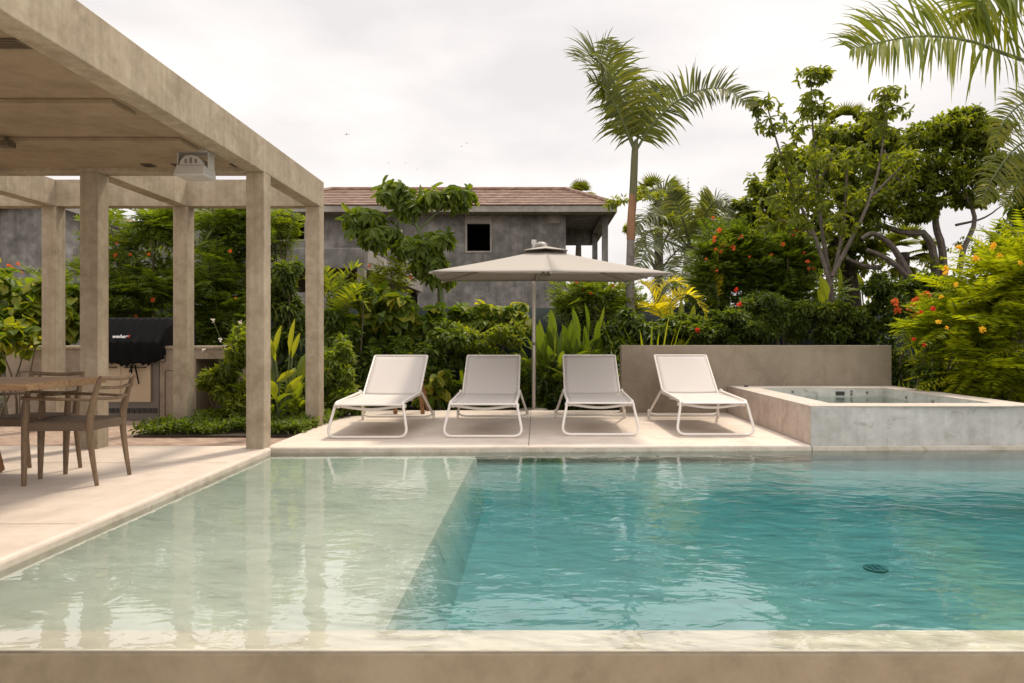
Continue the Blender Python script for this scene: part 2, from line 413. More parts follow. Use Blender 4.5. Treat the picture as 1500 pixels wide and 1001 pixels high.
def frond(lf, mbr, ctrl, n=46, leaf=.55, wid=.035, r0=.025, vee=.35, sweep=.65, droop=.45, start=.14, v0=.5, tipdroop=1.0, upref=(0,0,1), jit=.12, seg=4):
    pts = spline(ctrl, 26); mbr.tube(pts[::2], list(np.linspace(r0, r0*.2, len(pts[::2]))), 6)
    t = np.linspace(start, .995, n); idx = t*(len(pts)-1); i0 = np.clip(idx.astype(int),0,len(pts)-2); fr = (idx-i0)[:,None]
    pos = pts[i0]*(1-fr)+pts[i0+1]*fr; tan = unit(pts[i0+1]-pts[i0])
    side = unit(np.cross(tan, np.array(upref, float))); up = np.cross(side, tan)
    for s_ in (-1,1):
        prof = np.clip(np.sin(np.pi*np.clip(t*.86+.12,0,1))**.6, .15, 1)*leaf*(1+rng.normal(size=n)*jit)
        sw = sweep*(.45+1.0*t**2)
        d = unit(side*s_ + tan*sw[:,None] + up*(vee+rng.normal(size=n)*.14)[:,None] + rng.normal(size=(n,3))*.07)
        Ls, Rs = [], []; p = pos+rng.normal(size=(n,1))*.008*tan; cur = d; wv = unit(np.cross(d, up)+rng.normal(size=(n,3))*.25)
        for k in range(seg+1):
            u = k/seg; ww = wid*(.55+.9*u if u < .4 else 1.25*(1-u)**.75+.02)*(.7+.3*prof/leaf)
            Ls.append(p-wv*(ww/2)[:,None]); Rs.append(p+wv*(ww/2)[:,None])
            p = p+cur*(prof/seg)[:,None]
            cur = unit(cur+np.array([0,0,-1.0])*(droop*(.25+u)*(1+rng.normal(size=n)*.3))[:,None])
        lf.strips(np.stack(Ls,1), np.stack(Rs,1), v0+rng.normal(size=n)*.2)

def blade(lf, base, d, length, width, bend=.5, var=.5, seg=6, fold=.25, face=None):
    """broad strap leaf with folded midrib"""
    p = np.array(base, float); cur = unit(np.array(d, float)); side = np.cross(cur, np.array([0,0,1.0]))
    if np.linalg.norm(side) < .15: side = np.array([math.cos(var*9), math.sin(var*9), 0])
    if face is not None: side = np.cross(cur, np.array(face, float))
    side = unit(side); Ls, Ms, Rs = [], [], []
    yaw = rng.normal()*.35; side = unit(side+cur*0+np.array([0,0,yaw*.5]))
    for k in range(seg+1):
        u = k/seg; w_ = width*max(.02, (math.sin(math.pi*min(1,u*.9+.08))**.8)) if u < 1 else .002
        if u < .18: w_ = width*(.12+.6*u/.18*.6)
        nn = np.cross(side, cur)
        Ls.append(p-side*w_/2+nn*w_*fold); Ms.append(p.copy()); Rs.append(p+side*w_/2+nn*w_*fold)
        p = p+cur*length/seg; cur = unit(cur+np.array([0,0,-1])*bend*(.15+u)/seg*2)
    lf.strips(np.array([Ls]), np.array([Ms]), var); lf.strips(np.array([Ms]), np.array([Rs]), var)

def feather(lf, pos, d, up, length, pairs=7, pin=.42, fine=True, v0=.5, width=.12):
    """twice-pinnate leaves, many at once: pos,d,up (N,3)"""
    N = len(pos); d = unit(d); side = unit(np.cross(d, up)); nn = np.cross(side, d)
    for k in range(pairs):
        t = .22+.75*k/(pairs-1); drp = -.22*t*t
        b = pos+d*(length*t)[:,None]+nn*(length*drp)[:,None]
        pl = length*pin*math.sin(math.pi*(.18+.66*t))
        for s_ in (-1,1):
            pd = unit(side*s_+d*.55+nn*(-.12)+rng.normal(size=(N,3))*.10)
            if not fine:
                lf.put(SLIM, b, pd, nn+rng.normal(size=(N,3))*.3, pl, pl*(.2 if fine is None else .27), v0+rng.normal(size=N)*.16)
            else:
                ps = unit(np.cross(pd, nn)); m = 7
                for j in range(m):
                    u = .1+.9*j/(m-1); lb = b+pd*(pl*u)[:,None]-nn*(pl*.15*u*u)[:,None]
                    ll = pl*.24*(1-.45*abs(u-.45))
                    for q in (-1,1):
                        lf.put(SLIM, lb, unit(ps*q+pd*.5+rng.normal(size=(N,3))*.12), nn, ll, ll*.48, v0+rng.normal(size=N)*.14)

def feather_crown(lf, clumps, per, length, pairs=6, fine=False, v0=.5, up_bias=.25, face=None, upr=.25, pin=.42):
    for c, r in clumps:
        d = unit(rng.normal(size=(per,3))); pos = np.array(c)+d*np.array(r)*(rng.random((per,1))**.5)*.75
        dd = unit(d*np.array([1,1,.45])+np.array([0,0,up_bias])+rng.normal(size=(per,3))*.3)
        if face is not None: dd = unit(dd+np.array(face)*.8)
        up = unit(np.array([0,0,1.0])+rng.normal(size=(per,3))*upr)
        feather(lf, pos, dd, up, length*(.75+.5*rng.random(per)), pairs, pin, fine, v0+rng.normal()*.08)

def flower_head(pos, r, mat, parent, n=26, name='flower'):
    lf = Leafs(); d = unit(rng.normal(size=(n,3))+np.array([0,0,.35])); p = np.array(pos)+d*r*.35*rng.random((n,1))
    lf.put(OVAL, p, d, unit(rng.normal(size=(n,3))), r*.8, r*.55, rng.random(n)); return lf.build(name, mat, parent)

def limb(mb, ctrl, r0, r1, n=10, sides=7):
    pts = spline(ctrl, n); pts[1:-1] += rng.normal(size=(n-2,3))*r0*.06
    mb.tube(pts, list(np.linspace(r0, r1, n)), sides); return pts

def ground_z(Y): return -.06
def plant(name, label, cat, x, Y, group=None):
    return thing(name, label, cat, ((x-785)/1000*Y, Y, ground_z(Y)), group)
def stems_to(clumps, root, mat=None, r=.018, name='stem', k=4):
    mb = MB(); b = wloc(root)
    for c, rr in clumps[:k]:
        c = np.array(c); a = b+rng.normal(size=3)*np.array([.08,.08,0]); a[2] = b[2]-.04
        mid = (a*.5+c*.5)+rng.normal(size=3)*.06
        mb.tube(spline([a, mid, c], 7), list(np.linspace(r, r*.35, 7)), 6)
    return mb.build(name, mat or M['vine'], root, smooth=True)

# ------------------------------------------------------------------ the setting
mb = MB()
def sheet(mb, x0, x1, y0, y1, z): mb.add([(x0,y0,z),(x1,y0,z),(x1,y1,z),(x0,y1,z)], [(0,1,2,3)])
sheet(mb, -400, 400, 7.05, 900, -.06); sheet(mb, -400, -2.9, 2.3, 7.05, -.06); sheet(mb, 6.9, 400, 2.3, 7.05, -.06)
sheet(mb, -400, 400, -300, -12, -.62)
for a_, b_ in ((-400,-2.9),(6.9,400)): mb.add([(a_,2.3,-.62),(b_,2.3,-.62),(b_,2.3,-.06),(a_,2.3,-.06)], [(0,1,2,3)])
tag(mb.build('ground', M['ground']), kind='structure')
mb = MB(); sheet(mb, -400, 400, -12, 2.49, -.616); tag(mb.build('lower_terrace', M['deck']), kind='structure')

FY0, FY1 = 6.74, 6.88     # pool's far edge, left and right
fy = lambda x: FY0+(FY1-FY0)*(x+2.65)/5.43
mb = MB().prism([(-16,.6),(-2.6,.6),(-2.6,6.70),(-2.72,6.86),(-16,6.86)], -.25, 0)
o = mb.build('terrace', M['deck'], bevel=.022, seg=4); tag(o, kind='structure')
mb = MB().prism([(-2.685,fy(-2.685)+.03),(-2.6,fy(-2.6)),(2.775,fy(2.775)),(2.775,9.9),(1.2,10.25),(-2.685,10.25)], -.2, .002)
o = mb.build('pool_deck', M['deck'], bevel=.016, seg=3); tag(o, kind='structure')
mb = MB(); sheet(mb, -16, -2.7, 6.8, 9.6, -.045)
tag(mb.build('brick_path', M['brick']), kind='structure')
mb = MB(); mb.box(-4.55, -2.69, 7.72, 10.3, -.1, -.022)
tag(mb.build('soil_bed', M['soil']), kind='structure')

# deck joint lines
mb = MB()
mb.box(-.075, -.069, fy(0)+.02, 10.2, .0005, .0045)
tag(mb.build('deck_joint', M['dark']), kind='structure')

WZ = -.055
SH, DP = WZ-.036, WZ-.27      # seen depth of the tanning shelf and of the deep end
mb = MB()
xl, xs, xr, yn = -2.61, -.60, 6.6, 2.66
mb.add([(xl,yn,SH),(xs,yn,SH),(xs,fy(xs)+.02,SH),(xl,fy(xl)+.02,SH)], [(0,1,2,3)])
xd = xs+.17; yk = 1.1
mb.add([(xs,yn,SH),(xd,yn,DP),(xd,fy(xd)-yk,DP),(xs,fy(xs)+.02,SH)], [(0,1,2,3)])
mb.add([(xd,yn,DP),(xr,yn,DP),(xr,fy(xr)-yk,DP),(xd,fy(xd)-yk,DP)], [(0,1,2,3)])
mb.add([(xd,fy(xd)-yk,DP),(xr,fy(xr)-yk,DP),(xr,fy(xr)+.02,WZ-.10),(xs,fy(xs)+.02,WZ-.10)], [(0,1,2,3)])
mb.add([(xl,fy(xl)+.02,SH),(xs,fy(xs)+.02,SH),(xs,fy(xs)+.02,0),(xl,fy(xl)+.02,0)], [(0,1,2,3)])
mb.add([(xs,fy(xs)+.02,WZ-.10),(xr,fy(xr)+.02,WZ-.10),(xr,fy(xr)+.02,-.02),(xs,fy(xs)+.02,-.02)], [(0,1,2,3)])
mb.add([(xs,yn,DP),(xs,yn,WZ-.01),(xr,yn,WZ-.01),(xr,yn,DP)], [(0,1,2,3)])
mb.add([(xl,yn,SH),(xl,yn,WZ-.01),(xs,yn,WZ-.01),(xs,yn,SH)], [(0,1,2,3)])
mb.add([(xr,yn,DP),(xr,yn,0),(xr,fy(xr)+.02,0),(xr,fy(xr)+.02,DP)], [(0,1,2,3)])
tag(mb.build('pool_basin', M['basin']), kind='structure')
mb = MB().prism([(-2.612,2.4825),(6.61,2.4645),(6.61,fy(6.61)+.03),(-2.612,fy(-2.612)+.03)], -.8, WZ)
tag(mb.build('pool_water', M['water']), kind='structure')
mb = MB().prism([(-2.9,2.48),(6.9,2.46),(6.9,2.655),(-2.9,2.655)], -.9, WZ-.012)
pwl = tag(mb.build('pool_wall', M['poolwall'], bevel=.012, seg=3), 'tan cement wall with water brimming over its top along the near side of the pool', 'wall')
MB().prism([(-2.59,2.486),(6.59,2.468),(6.59,2.655),(-2.59,2.655)], WZ-.0115, WZ-.007).build('rim', M['basin'], pwl)
mb = MB().prism([(2.79,fy(2.79)-.002),(6.9,fy(6.9)-.002),(6.9,fy(6.9)+.12),(2.79,fy(2.79)+.12)], -.2, -.012)
tag(mb.build('pool_ledge', M['lip'], bevel=.008), kind='structure')

mb = MB().prism([(-2.684,fy(-2.684)+.026),(-2.6,fy(-2.6)-.004),(2.775,fy(2.775)-.004),(2.775,fy(2.775)+.02),(-2.6,fy(-2.6)+.02)], -.19, -.018)
tag(mb.build('deck_edge', M['lip']), kind='structure')
mb = MB(); mb.box(-2.615,-2.596,.62,6.69,-.24,-.024); tag(mb.build('terrace_edge', M['lip']), kind='structure')
mb = MB(); mb.box(-16,-2.66,3.95,3.956,-.02,.0022); mb.box(-16,-2.66,5.9,5.905,-.02,.0022); tag(mb.build('terrace_joint', M['lip']), kind='structure')

# drain at the bottom
M['drain'] = plain('verdigris metal', (.22,.33,.30), .6)
t = thing('pool_drain', 'small dark round drain on the floor of the deep water', 'drain', (2.06,4.14,DP))
mb = MB().lathe((2.06,4.14,DP), [(.058,.002),(.07,.004),(.07,.009),(.058,.011)], 20); mb.build('drain_ring', M['drain'], t)
mb = MB()
for k in range(3): mb.box(2.022+k*.032,2.034+k*.032,4.10,4.18,DP+.012,DP+.016)
mb.build('grille', M['drain'], t)

# ------------------------------------------------------------------ pergola
CW = .175
pg = thing('pergola', 'concrete pergola with square columns and flat roof beside the pool', 'pergola', (-4.2,6.7,0))
rowA, rowB = 6.65, 8.36
xr_ = [-2.65, -4.27, -5.88]
for x in xr_:
    for y in (rowA, rowB):
        z0 = -.05 if (y == rowB or x == xr_[0]) else -.02
        MB().box(x-CW, x, y, y+CW, z0, 2.699).build('column', M['concrete'], pg, bevel=.006)
MB().box(xr_[0]-CW, xr_[0], -.6, -.6+CW, -.62, 2.699).build('column', M['concrete'], pg, bevel=.006)
MB().box(-2.65-CW, -2.65, -1.2, rowB+CW, 2.70, 3.03).build('beam', M['concrete'], pg, bevel=.006)
XL = -9.2
MB().box(XL, -2.65-CW, rowA, rowA+CW, 2.70, 3.026).build('beam', M['concrete'], pg, bevel=.005)
MB().box(XL, -2.65-CW, rowB, rowB+CW, 2.70, 3.026).build('beam', M['concrete'], pg, bevel=.005)
for x in xr_[1:]:
    MB().box(x-CW, x, rowA+CW, rowB, 2.70, 3.024).build('beam', M['concrete'], pg, bevel=.005)
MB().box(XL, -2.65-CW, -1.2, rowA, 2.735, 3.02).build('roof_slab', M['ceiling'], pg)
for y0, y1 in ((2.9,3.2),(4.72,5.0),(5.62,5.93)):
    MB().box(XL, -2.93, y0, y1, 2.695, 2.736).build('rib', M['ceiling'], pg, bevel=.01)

# fixtures under the roof
t = thing('ceiling_floodlight', 'pale grey finned floodlight hanging under the pergola roof near the front column', 'light', (-3.03,6.05,2.735))
cx, cy = -3.03, 6.05
MB().box(cx-.135,cx+.135,cy-.05,cy+.13,2.722,2.735).build('mounting_plate', M['lampgrey'], t)
for s_ in (-1,1): MB().box(cx+s_*.135-.006,cx+s_*.135+.006,cy-.02,cy+.09,2.58,2.7215).build('bracket', M['lampgrey'], t, bevel=.003)
mb = MB()
mb.add([(cx-.125,cy-.07,2.60),(cx+.125,cy-.07,2.60),(cx+.125,cy+.14,2.60),(cx-.125,cy+.14,2.60),(cx-.138,cy-.10,2.50),(cx+.138,cy-.10,2.50),(cx+.138,cy+.14,2.50),(cx-.138,cy+.14,2.50)],
       [(0,1,2,3),(7,6,5,4),(0,4,5,1),(1,5,6,2),(2,6,7,3),(3,7,4,0)])
mb.build('housing', M['lampgrey'], t, bevel=.012)
mb = MB()
prof = [(cx+.105*math.cos(a), 2.595+.095*math.sin(a)) for a in np.linspace(0, math.pi, 15)]
vs = [(x,cy-.055,z) for x,z in prof]+[(x,cy+.11,z) for x,z in prof]; n = len(prof)
mb.add(vs, [tuple(range(n)), tuple(range(2*n-1,n-1,-1))]+[(i,n+i,n+i+1,i+1) for i in range(n-1)]+[(n-1,2*n-1,n,0)])
mb.build('dome', M['lampgrey'], t, bevel=.006)
for k in (-1,0,1):
    MB().tube([(cx+k*.045,cy-.0585,2.615),(cx+k*.045,cy-.0585,2.662-abs(k)*.012)], .0085, 8).build('slot', M['grey_metal'], t)
spots = [((217,252),'left of the floodlight, nearest the inner column'),((262,251),'right beside the floodlight'),((347,250),'beside the front column, right of the floodlight')]
for (px,py), txt in spots:
    Y = 6.52; x = (px-785)/1000*Y
    t = thing('downlight', 'small dark square downlight under the roof '+txt, 'light', (x,Y,2.735), 'square downlights under the pergola roof')
    MB().box(x-.05,x+.05,Y-.05,Y+.05,2.724,2.735).build('housing', M['bronze'], t)
    MB().box(x-.035,x+.035,Y-.035,Y+.035,2.719,2.7239).build('lens', M['dark'], t)
x, Y = -4.35, 5.72
t = thing('ceiling_spotlight', 'small bronze spotlight on a short stem under the roof rib at the left edge', 'light', (x,Y,2.695))
MB().tube([(x,Y-.12,2.735),(x,Y-.12,2.69)], .012).build('stem', M['bronze'], t); MB().box(x-.05,x+.05,Y-.17,Y-.07,2.645,2.69).build('head', M['bronze'], t, bevel=.006)
t = thing('ceiling_vent', 'dark rectangular vent in the pergola ceiling at the upper left', 'vent', (-3.4,3.83,2.735))
MB().box(-4.2,-2.82-.02,3.77,3.89,2.722,2.7345).build('frame', M['bronze'], t)
mb = MB()
for k in range(3): mb.box(-4.15,-2.89,3.79+k*.033,3.805+k*.033,2.717,2.7218)
mb.build('louvre', M['bronze'], t)

# ------------------------------------------------------------------ table and chairs
TX, TZ = -3.43, .77
t = thing('dining_table', 'long weathered timber dining table under the pergola', 'table', (-4.6,5.02,0))
mb = MB()
for k in range(4):
    y0 = 4.60+k*.2135; mb.box(-6.2, TX-.004*(k%2), y0, y0+.2115, TZ-.05, TZ-.0008*(k%2))
mb.build('tabletop', M['tablewood'], t, bevel=.004)
for x in (-4.32, -5.8):
    for s_ in (-1,1):
        MB().bar((x, 5.02+s_*.44, 0), (x, 5.02+s_*.22, TZ-.075), .11, .075, (1,0,0)).build('leg', M['orangewood'], t, bevel=.006)
    MB().box(x-.05,x+.05,4.72,5.32,TZ-.075,TZ-.0505).build('crosspiece', M['orangewood'], t)
MB().box(-5.74,-4.38,4.98,5.06,.30,.38).build('stretcher', M['orangewood'], t)

def chair(label, cx, cy, ang, wb=.40, wf=.44, dp=.50):
    """front faces local +X before rotation; origin on the floor in the middle"""
    t = thing('dining_chair', label, 'chair', (0,0,0), 'teak armchairs round the table')
    h = dp/2
    W = lambda s_, front: s_*((wf if front else wb)/2)
    cw = M['chairwood']
    for s_ in (-1,1):
        MB().tube([(h,W(s_,1),0),(h-.005,W(s_,1),.2),(h-.012,W(s_,1),.43),(h-.02,W(s_,1),.56),(h-.02,W(s_,1),.635)], [.015,.021,.026,.022,.017], 12).build('leg', cw, t, True)
        MB().tube(spline([(-h-.02,W(s_,0),0),(-h+.015,W(s_,0),.22),(-h+.035,W(s_,0),.44),(-h+.01,W(s_,0),.60),(-h-.045,W(s_,0)*1.02,.785)],14),
                  list(np.interp(np.linspace(0,1,14),[0,.35,.6,1],[.014,.021,.026,.016])), 12).build('leg', cw, t, True)
        MB().tube(spline([(-h+.0,W(s_,0),.622),(-.02,W(s_,1)*1.04,.632),(h-.02,W(s_,1),.638),(h+.015,W(s_,1),.64)],9), [.012,.014,.015,.016,.017,.018,.019,.019,.015], 10, flat=.75).build('armrest', cw, t, True)
    for z, dx in ((.785,-.047),(.715,-.022),(.635,.0)):
        r = .0165 if z > .78 else .0125
        pts = spline([(-h+dx,W(-1,0)*1.03,z),(-h+dx-.035,0,z-.012),(-h+dx,W(1,0)*1.03,z)],9)
        MB().tube(pts, r, 10).build('back_rail', cw, t, True)
    for a, b in (((h-.01,W(-1,1),.43),(h-.01,W(1,1),.43)),((-h+.035,W(-1,0),.43),(-h+.035,W(1,0),.43)),((h-.01,W(-1,1),.43),(-h+.035,W(-1,0),.43)),((h-.01,W(1,1),.43),(-h+.035,W(1,0),.43))):
        MB().bar(a,b,.024,.062).build('seat_rail', M['cord'], t, bevel=.006)
    mb = MB(); g = 9; vs = []
    for i in range(g):
        for j in range(g):
            u, v = i/(g-1), j/(g-1); x = h-.005+(-dp+.045)*u; wd_ = (wf*(1-u)+wb*u)*.98
            vs.append((x, (v-.5)*wd_, .468-.022*math.sin(math.pi*u)*math.sin(math.pi*v)))
    mb.add(vs, [(i*g+j,i*g+j+1,(i+1)*g+j+1,(i+1)*g+j) for i in range(g-1) for j in range(g-1)])
    o = mb.build('seat', M['cord'], t, True); sm = o.modifiers.new('s','SOLIDIFY'); sm.thickness = .012
    t.location = (cx,cy,0.001); t.rotation_euler = (0,0,ang); return t
chair('teak armchair with woven cord seat at the end of the table, nearest the pool', -3.475, 5.185, math.radians(180))
chair('teak armchair tucked in at the far side of the table, half hidden by the tabletop', -4.0, 5.44, math.radians(-90), .42, .42, .44)

# ------------------------------------------------------------------ outdoor kitchen and grill
KY = 9.32
kt = thing('kitchen_counter', 'brown cement outdoor kitchen counter behind the pergola', 'counter', (-5.6,KY+.3,-.05))
def kx(px, Y=KY): return (px-785)/1000*Y
mb = MB(); mb.box(kx(9),kx(131),KY,KY+.62,-.05,.935); mb.build('cabinet', M['counter'], kt, bevel=.006)
mb = MB()
a, b, c, d = kx(234), kx(287), kx(336), kx(372)
mb.box(a,b,KY,KY+.62,-.05,.935); mb.box(c,d,KY,KY+.62,-.05,.935); mb.box(b,c,KY,KY+.62,-.05,.06); mb.box(b,c,KY+.55,KY+.62,.06,.935); mb.box(b,c,KY,KY+.55,.80,.935)
mb.build('cabinet', M['counter'], kt)
for x0, x1 in ((kx(8)-.01,kx(132)),(kx(233),kx(373))):
    MB().box(x0,x1,KY-.02,KY+.64,.936,.975).build('countertop', M['concrete'], kt, bevel=.006)
for x0, x1, z0, z1 in ((kx(30),kx(58),.06,.62),(kx(61),kx(94),.06,.62),(kx(243),kx(275),.03,.635)):
    mb = MB(); mb.box(x0,x1,KY-.008,KY-.001,z0,z1); q = mb.build('door', M['counter'], kt)
    f = MB(); e = .008; f.box(x0-e,x0,KY-.012,KY-.001,z0-e,z1+e); f.box(x1,x1+e,KY-.012,KY-.001,z0-e,z1+e); f.box(x0,x1,KY-.012,KY-.001,z1,z1+e); f.box(x0,x1,KY-.012,KY-.001,z0-e,z0)
    f.build('frame', M['dark'], q)
o1 = kx(240); mb = MB(); mb.box(o1-.035,o1+.03,KY-.03,KY-.001,.76,.855); q = mb.build('socket', M['grey_metal'], kt, bevel=.006)
MB().box(o1-.02,o1+.015,KY-.036,KY-.0301,.775,.84).build('cover', M['lampgrey'], q)

g0, g1 = kx(133)+.01, kx(233)-.01
gt = thing('barbecue_grill', 'large built-in barbecue grill under a black cloth cover', 'grill', ((g0+g1)/2,KY+.3,-.05))
MB().box(g0,g1,KY+.02,KY+.6,-.05,.93).build('body', M['grey_metal'], gt, bevel=.008)
dx = [kx(134.5), kx(136), kx(177.5), kx(221)]
for x0, x1 in ((dx[1]+.006,dx[2]),(dx[2]+.006,dx[3])):
    q = MB().box(x0,x1,KY-.012,KY+.019,.21,.78).build('door', M['beige_door'], gt, bevel=.005)
    hz = .685; MB().tube(fillet([(x0+.06,KY-.012,hz),(x0+.06,KY-.05,hz),(x1-.06,KY-.05,hz),(x1-.06,KY-.012,hz)],.015), .010, 8).build('handle', M['bronze'], q, True)
mb = MB()
for k in range(11): mb.box(g0+.08+k*.075,g0+.08+k*.075+.055,KY+.006,KY+.0195,.06,.125)
mb.build('vent_slot', M['dark'], gt)
# cover: swept profile with drape noise
prof = [(KY-.09,.72),(KY-.11,.80),(KY-.125,.95),(KY-.12,1.015),(KY-.115,1.03),(KY-.105,1.045),(KY+.02,1.20),(KY+.115,1.335),(KY+.13,1.352),(KY+.15,1.36),(KY+.56,1.36),(KY+.60,1.34),(KY+.64,.98)]
nx = 40; vs = []; fs = []; m_ = len(prof)
x0c, x1c = g0-.02, kx(243)
for i in range(nx):
    u = i/(nx-1); tp = 0
    for j,(y,z) in enumerate(prof):
        xx = x0c+(x1c-x0c)*u
        if i == nx-1: xx += .10*(1 if j > 6 else -.15)
        dz = .012*math.sin(i*1.7+j)+.02*math.sin(i*.55)*(j < 2); dyy = .012*math.sin(i*1.1+j*.8)*(.7 if j < 6 else .15)
        if j == 0: dz += .05*(u-.5)**2*4 + .012*math.sin(i*2.3)
        vs.append((xx,y+dyy,z+dz))
for i in range(nx-1):
    for j in range(m_-1): fs.append((i*m_+j,(i+1)*m_+j,(i+1)*m_+j+1,i*m_+j+1))
fs.append(tuple(range(m_-1,-1,-1))); fs.append(tuple((nx-1)*m_+j for j in range(m_)))
cv = MB().add(vs, fs).build('cover', M['blackcloth'], gt, True); 
for sx, dx_, ln in ((.0,.012,.29),(.05,.05,.26),(.02,-.05,.1)):
    xs_ = kx(197)+sx
    MB().add([(xs_-.012,KY-.075,.72),(xs_+.012,KY-.075,.72),(xs_+.012+dx_*.5,KY-.072,.72-ln*.5),(xs_-.012+dx_*.5,KY-.072,.72-ln*.5),(xs_+.010+dx_,KY-.068,.72-ln),(xs_-.010+dx_,KY-.068,.72-ln)],
             [(0,1,2,3),(3,2,4,5)]).build('strap', M['blackcloth'], cv)
def text_mesh(txt, size, name, mat, parent, loc, rot, shear=0):
    cu = bpy.data.curves.new('lettering','FONT'); cu.body = txt; cu.size = size; cu.extrude = .001; cu.align_x = 'CENTER'; cu.align_y = 'CENTER'; cu.shear = shear; cu.offset = .0018
    ob = bpy.data.objects.new('lettering', cu); COL.objects.link(ob)
    dg = bpy.context.evaluated_depsgraph_get(); me = bpy.data.meshes.new_from_object(ob.evaluated_get(dg)); bpy.data.objects.remove(ob)
    o = link(name, me, mat, parent); o.location = [float(v) for v in (np.array(loc)-wloc(parent))]; o.rotation_euler = rot; return o
# lettering on the sloped upper front of the cover
lx = kx(179.5, KY); ang = math.atan2(.19,.125)
text_mesh('weber', .078, 'lettering', M['whiteink'], cv, (lx,KY-.065,1.105), (ang,0,0), .2)
mb = MB(); c_, s_ = math.cos(ang), math.sin(ang)
for k in range(2):
    w0, w1 = .105, .135
    zz = -.012+k*.02
    mb.add([(lx+w0,KY-.066+zz*c_,1.105+zz*s_),(lx+w1,KY-.066+zz*c_,1.105+zz*s_),(lx+w1+.004,KY-.066+(zz+.014)*c_,1.105+(zz+.014)*s_),(lx+w0+.004,KY-.066+(zz+.014)*c_,1.105+(zz+.014)*s_)],[(0,1,2,3)])
mb.build('logo_bar', M['redink'], cv)

# ------------------------------------------------------------------ spa and garden wall
SX0, SX1, SY1, SZ = 2.78, 5.15, 9.88, .39
SF = fy(2.78)+.012
st = thing('spa', 'raised square plunge pool with weathered grey cement sides beside the fourth lounger', 'hot tub', (4,8.4,0))
ri = .32
mb = MB()
mb.prism([(SX0,SF),(SX1,fy(SX1)+.012),(SX1,fy(SX1)+.012+ri),(SX0,SF+ri)], -.1, SZ)
mb.box(SX0,SX0+ri,SF+ri,SY1-.42,-.1,SZ); mb.box(SX1-ri,SX1,fy(SX1)+.012+ri,SY1-.42,-.1,SZ); mb.box(SX0,SX1,SY1-.42,SY1,-.1,SZ)
mb.build('wall', M['spa'], st, bevel=.004)
MB().box(SX0+ri-.01,SX1-ri+.01,SF+ri-.01,SY1-.41,-.1,-.05).build('floor', M['basin'], st)
cap = concrete('warm cement coping', (.40,.345,.295), (.48,.42,.365), (.53,.465,.41), 1.2, stain=.3)
mb = MB(); e = .004; zt = SZ+.005
for x0,x1,y0,y1 in ((SX0-e,SX0+ri,SF+.004,SY1),(SX0+ri,SX1-ri,SF+.004,SF+ri),(SX1-ri,SX1,SF+.03,SY1),(SX0+ri,SX1-ri,SY1-.42,SY1)):
    mb.box(x0,x1,y0,y1,SZ-.004,zt)
mb.build('coping', cap, st)
warm = concrete('cement tinted by bounce light', (.40,.315,.26), (.50,.41,.345), (.56,.47,.40), 2.2, streak=.25, stain=.5, stain_c=(.3,.2,.14))
MB().box(SX0-.004,SX0-.0005,SF+.004,SY1-.02,0,SZ-.006).build('side_bounce_tint', warm, st)  # thin sheet with the deck's warm bounce light painted into its colour
yb = SY1-.42
x = kx(1230.5,yb); MB().box(x-.06,x+.06,yb-.008,yb-.001,.29,.345).build('skimmer', M['dark'], st)
for px, z in ((1161,.34),(1247,.345),(1247,.305),(1270,.33),(1320,.33)):
    x = kx(px,yb)
    if x < SX1-ri-.05: MB().tube([(x,yb-.012,z),(x,yb-.001,z)], .017, 12).build('jet', M['grey_metal'], st)
for k, y in enumerate((7.7,8.3,8.9)):
    x = SX1-ri; MB().tube([(x-.012,y,.31),(x-.001,y,.31)], .017, 12).build('jet', M['grey_metal'], st)
x,y = SX0+.2, SY1-.2; MB().lathe((x,y,zt), [(.028,.0005),(.028,.016),(.018,.02)], 14).build('knob', M['dark'], st)
mb = MB().box(SX0+ri-.012,SX1-ri+.012,SF+ri-.012,yb+.012,-.08,.272)
tag(mb.build('spa_water', M['spawater']), kind='structure')
gw = MB().box(1.24,5.16,9.9,10.08,-.1,.98).build('garden_wall', M['gardenwall'], bevel=.006)
tag(gw, 'low smooth brown cement wall standing behind the raised plunge pool', 'wall')

